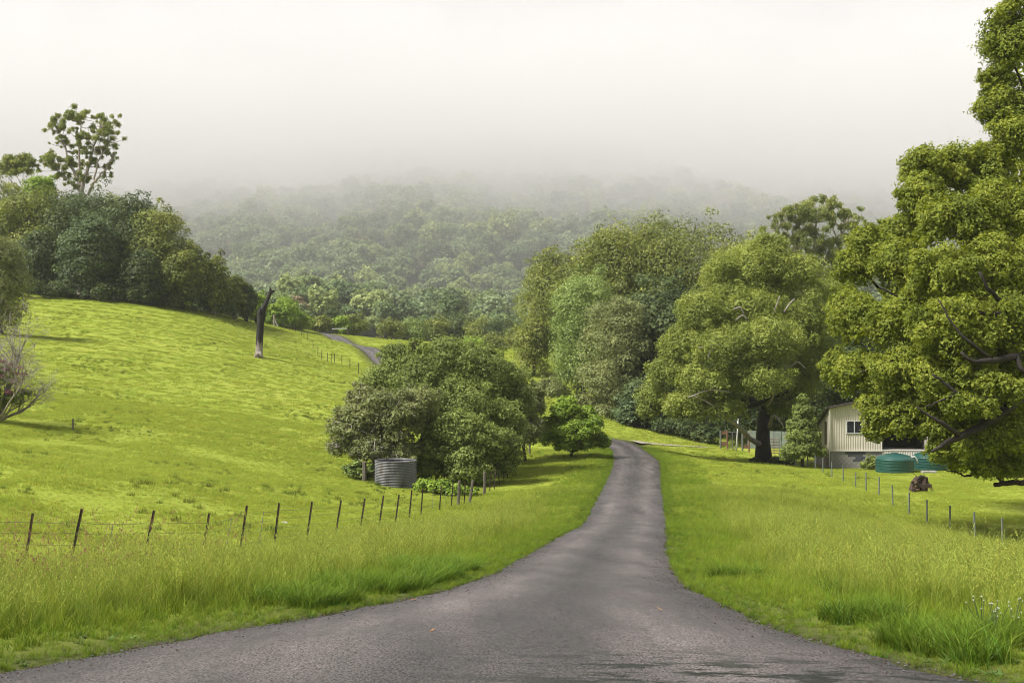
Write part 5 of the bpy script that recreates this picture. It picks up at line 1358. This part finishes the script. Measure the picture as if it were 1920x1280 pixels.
# thin out to an even spacing
cell = {}; kp = []
for i, (a, b) in enumerate(zip(x, y)):
    s_ = 6.8 if b < 620 else 5.8
    key = (int(a // s_), int(b // s_))
    if key in cell: continue
    cell[key] = 1; kp.append(i)
x, y = x[kp], y[kp]
wts = sstep(y, 300, 420)
sizes = 1.02 * g.uniform(.5, 1.3, len(x)) * (.55 + .45 * wts) * (1 + .25 * noise2(x / 30., y / 30., 91)) * (1 - .3 * sstep(y, 450, 850))
ff = scatter('forest', 'misty forest covering the mountainside', [(fp[:16], np.stack([x, y, H0(x, y) - 1.0], -1)[::1], sizes), (fp[16:], np.stack([x, y, H0(x, y) - 1.0], -1)[::90] + np.array([3, 0, 0]), sizes[::90])])

# ------------------------------------------------------------------ air: even haze, and the cloud lying on the mountain
def volbox(name, a, b):
    me = MB().box(a, b).mesh(name); return obj(name, me)
hz_ = volbox('haze', (-960, -40, -14), (960, 1640, 206)); tag(hz_, 'thin grey rain haze filling the valley', None, kind='stuff')
m, n, out = newmat('haze'); pv = n.nodes.new('ShaderNodeVolumePrincipled')
pv.inputs['Density'].default_value = .00012; pv.inputs['Color'].default_value = (.97, .97, .97, 1); pv.inputs['Anisotropy'].default_value = 0.0
lk(n, pv.outputs[0], out.inputs['Volume']); hz_.data.materials.append(m)
mist = volbox('low_cloud', (-950, 318, -6), (950, 1630, 200)); tag(mist, 'low grey cloud resting on the mountain', None, kind='stuff')
m, n, out = newmat('low_cloud'); pv = n.nodes.new('ShaderNodeVolumePrincipled')
geo = n.nodes.new('ShaderNodeNewGeometry'); sx = n.nodes.new('ShaderNodeSeparateXYZ'); lk(n, geo.outputs['Position'], sx.inputs[0])
nz = noi(.010, 6, sc3=(1, 1, 1.8), rough=.66)
ms = n.nodes.new('ShaderNodeMath'); ms.operation = 'MULTIPLY_ADD'; ms.inputs[1].default_value = 115; lk(n, nz.outputs[0], ms.inputs[0]); lk(n, sx.outputs['Z'], ms.inputs[2])
# thin veil low down, thick from about 100 m, thinning out again on top
fc = n.nodes.new('ShaderNodeFloatCurve')
mr = n.nodes.new('ShaderNodeMapRange'); mr.inputs['From Min'].default_value = 0; mr.inputs['From Max'].default_value = 300
lk(n, ms.outputs[0], mr.inputs[0])
cr_ = ramp(n, [(0.0, (.03,) * 3), (.17, (.04,) * 3), (.27, (.08,) * 3), (.37, (.32,) * 3), (.46, (1,) * 3), (.68, (1,) * 3), (.84, (0, 0, 0))], 'EASE')
n.nodes.remove(fc)
lk(n, mr.outputs[0], cr_.inputs[0])
dm = n.nodes.new('ShaderNodeMath'); dm.operation = 'MULTIPLY'; dm.inputs[1].default_value = .016
lk(n, cr_.outputs[0], dm.inputs[0])
bk = n.nodes.new('ShaderNodeMapRange'); bk.interpolation_type = 'SMOOTHSTEP'; bk.inputs['From Min'].default_value = 430; bk.inputs['From Max'].default_value = 760; bk.inputs['To Min'].default_value = .12
lk(n, sx.outputs['Y'], bk.inputs[0])
d2 = n.nodes.new('ShaderNodeMath'); d2.operation = 'MULTIPLY'; lk(n, dm.outputs[0], d2.inputs[0]); lk(n, bk.outputs[0], d2.inputs[1])
d3 = n.nodes.new('ShaderNodeMath'); d3.operation = 'ADD'; d3.inputs[1].default_value = .00085; lk(n, d2.outputs[0], d3.inputs[0])
lk(n, d3.outputs[0], pv.inputs['Density'])
pv.inputs['Color'].default_value = (.84, .825, .84, 1); pv.inputs['Anisotropy'].default_value = 0.0
lk(n, pv.outputs[0], out.inputs['Volume']); mist.data.materials.append(m)
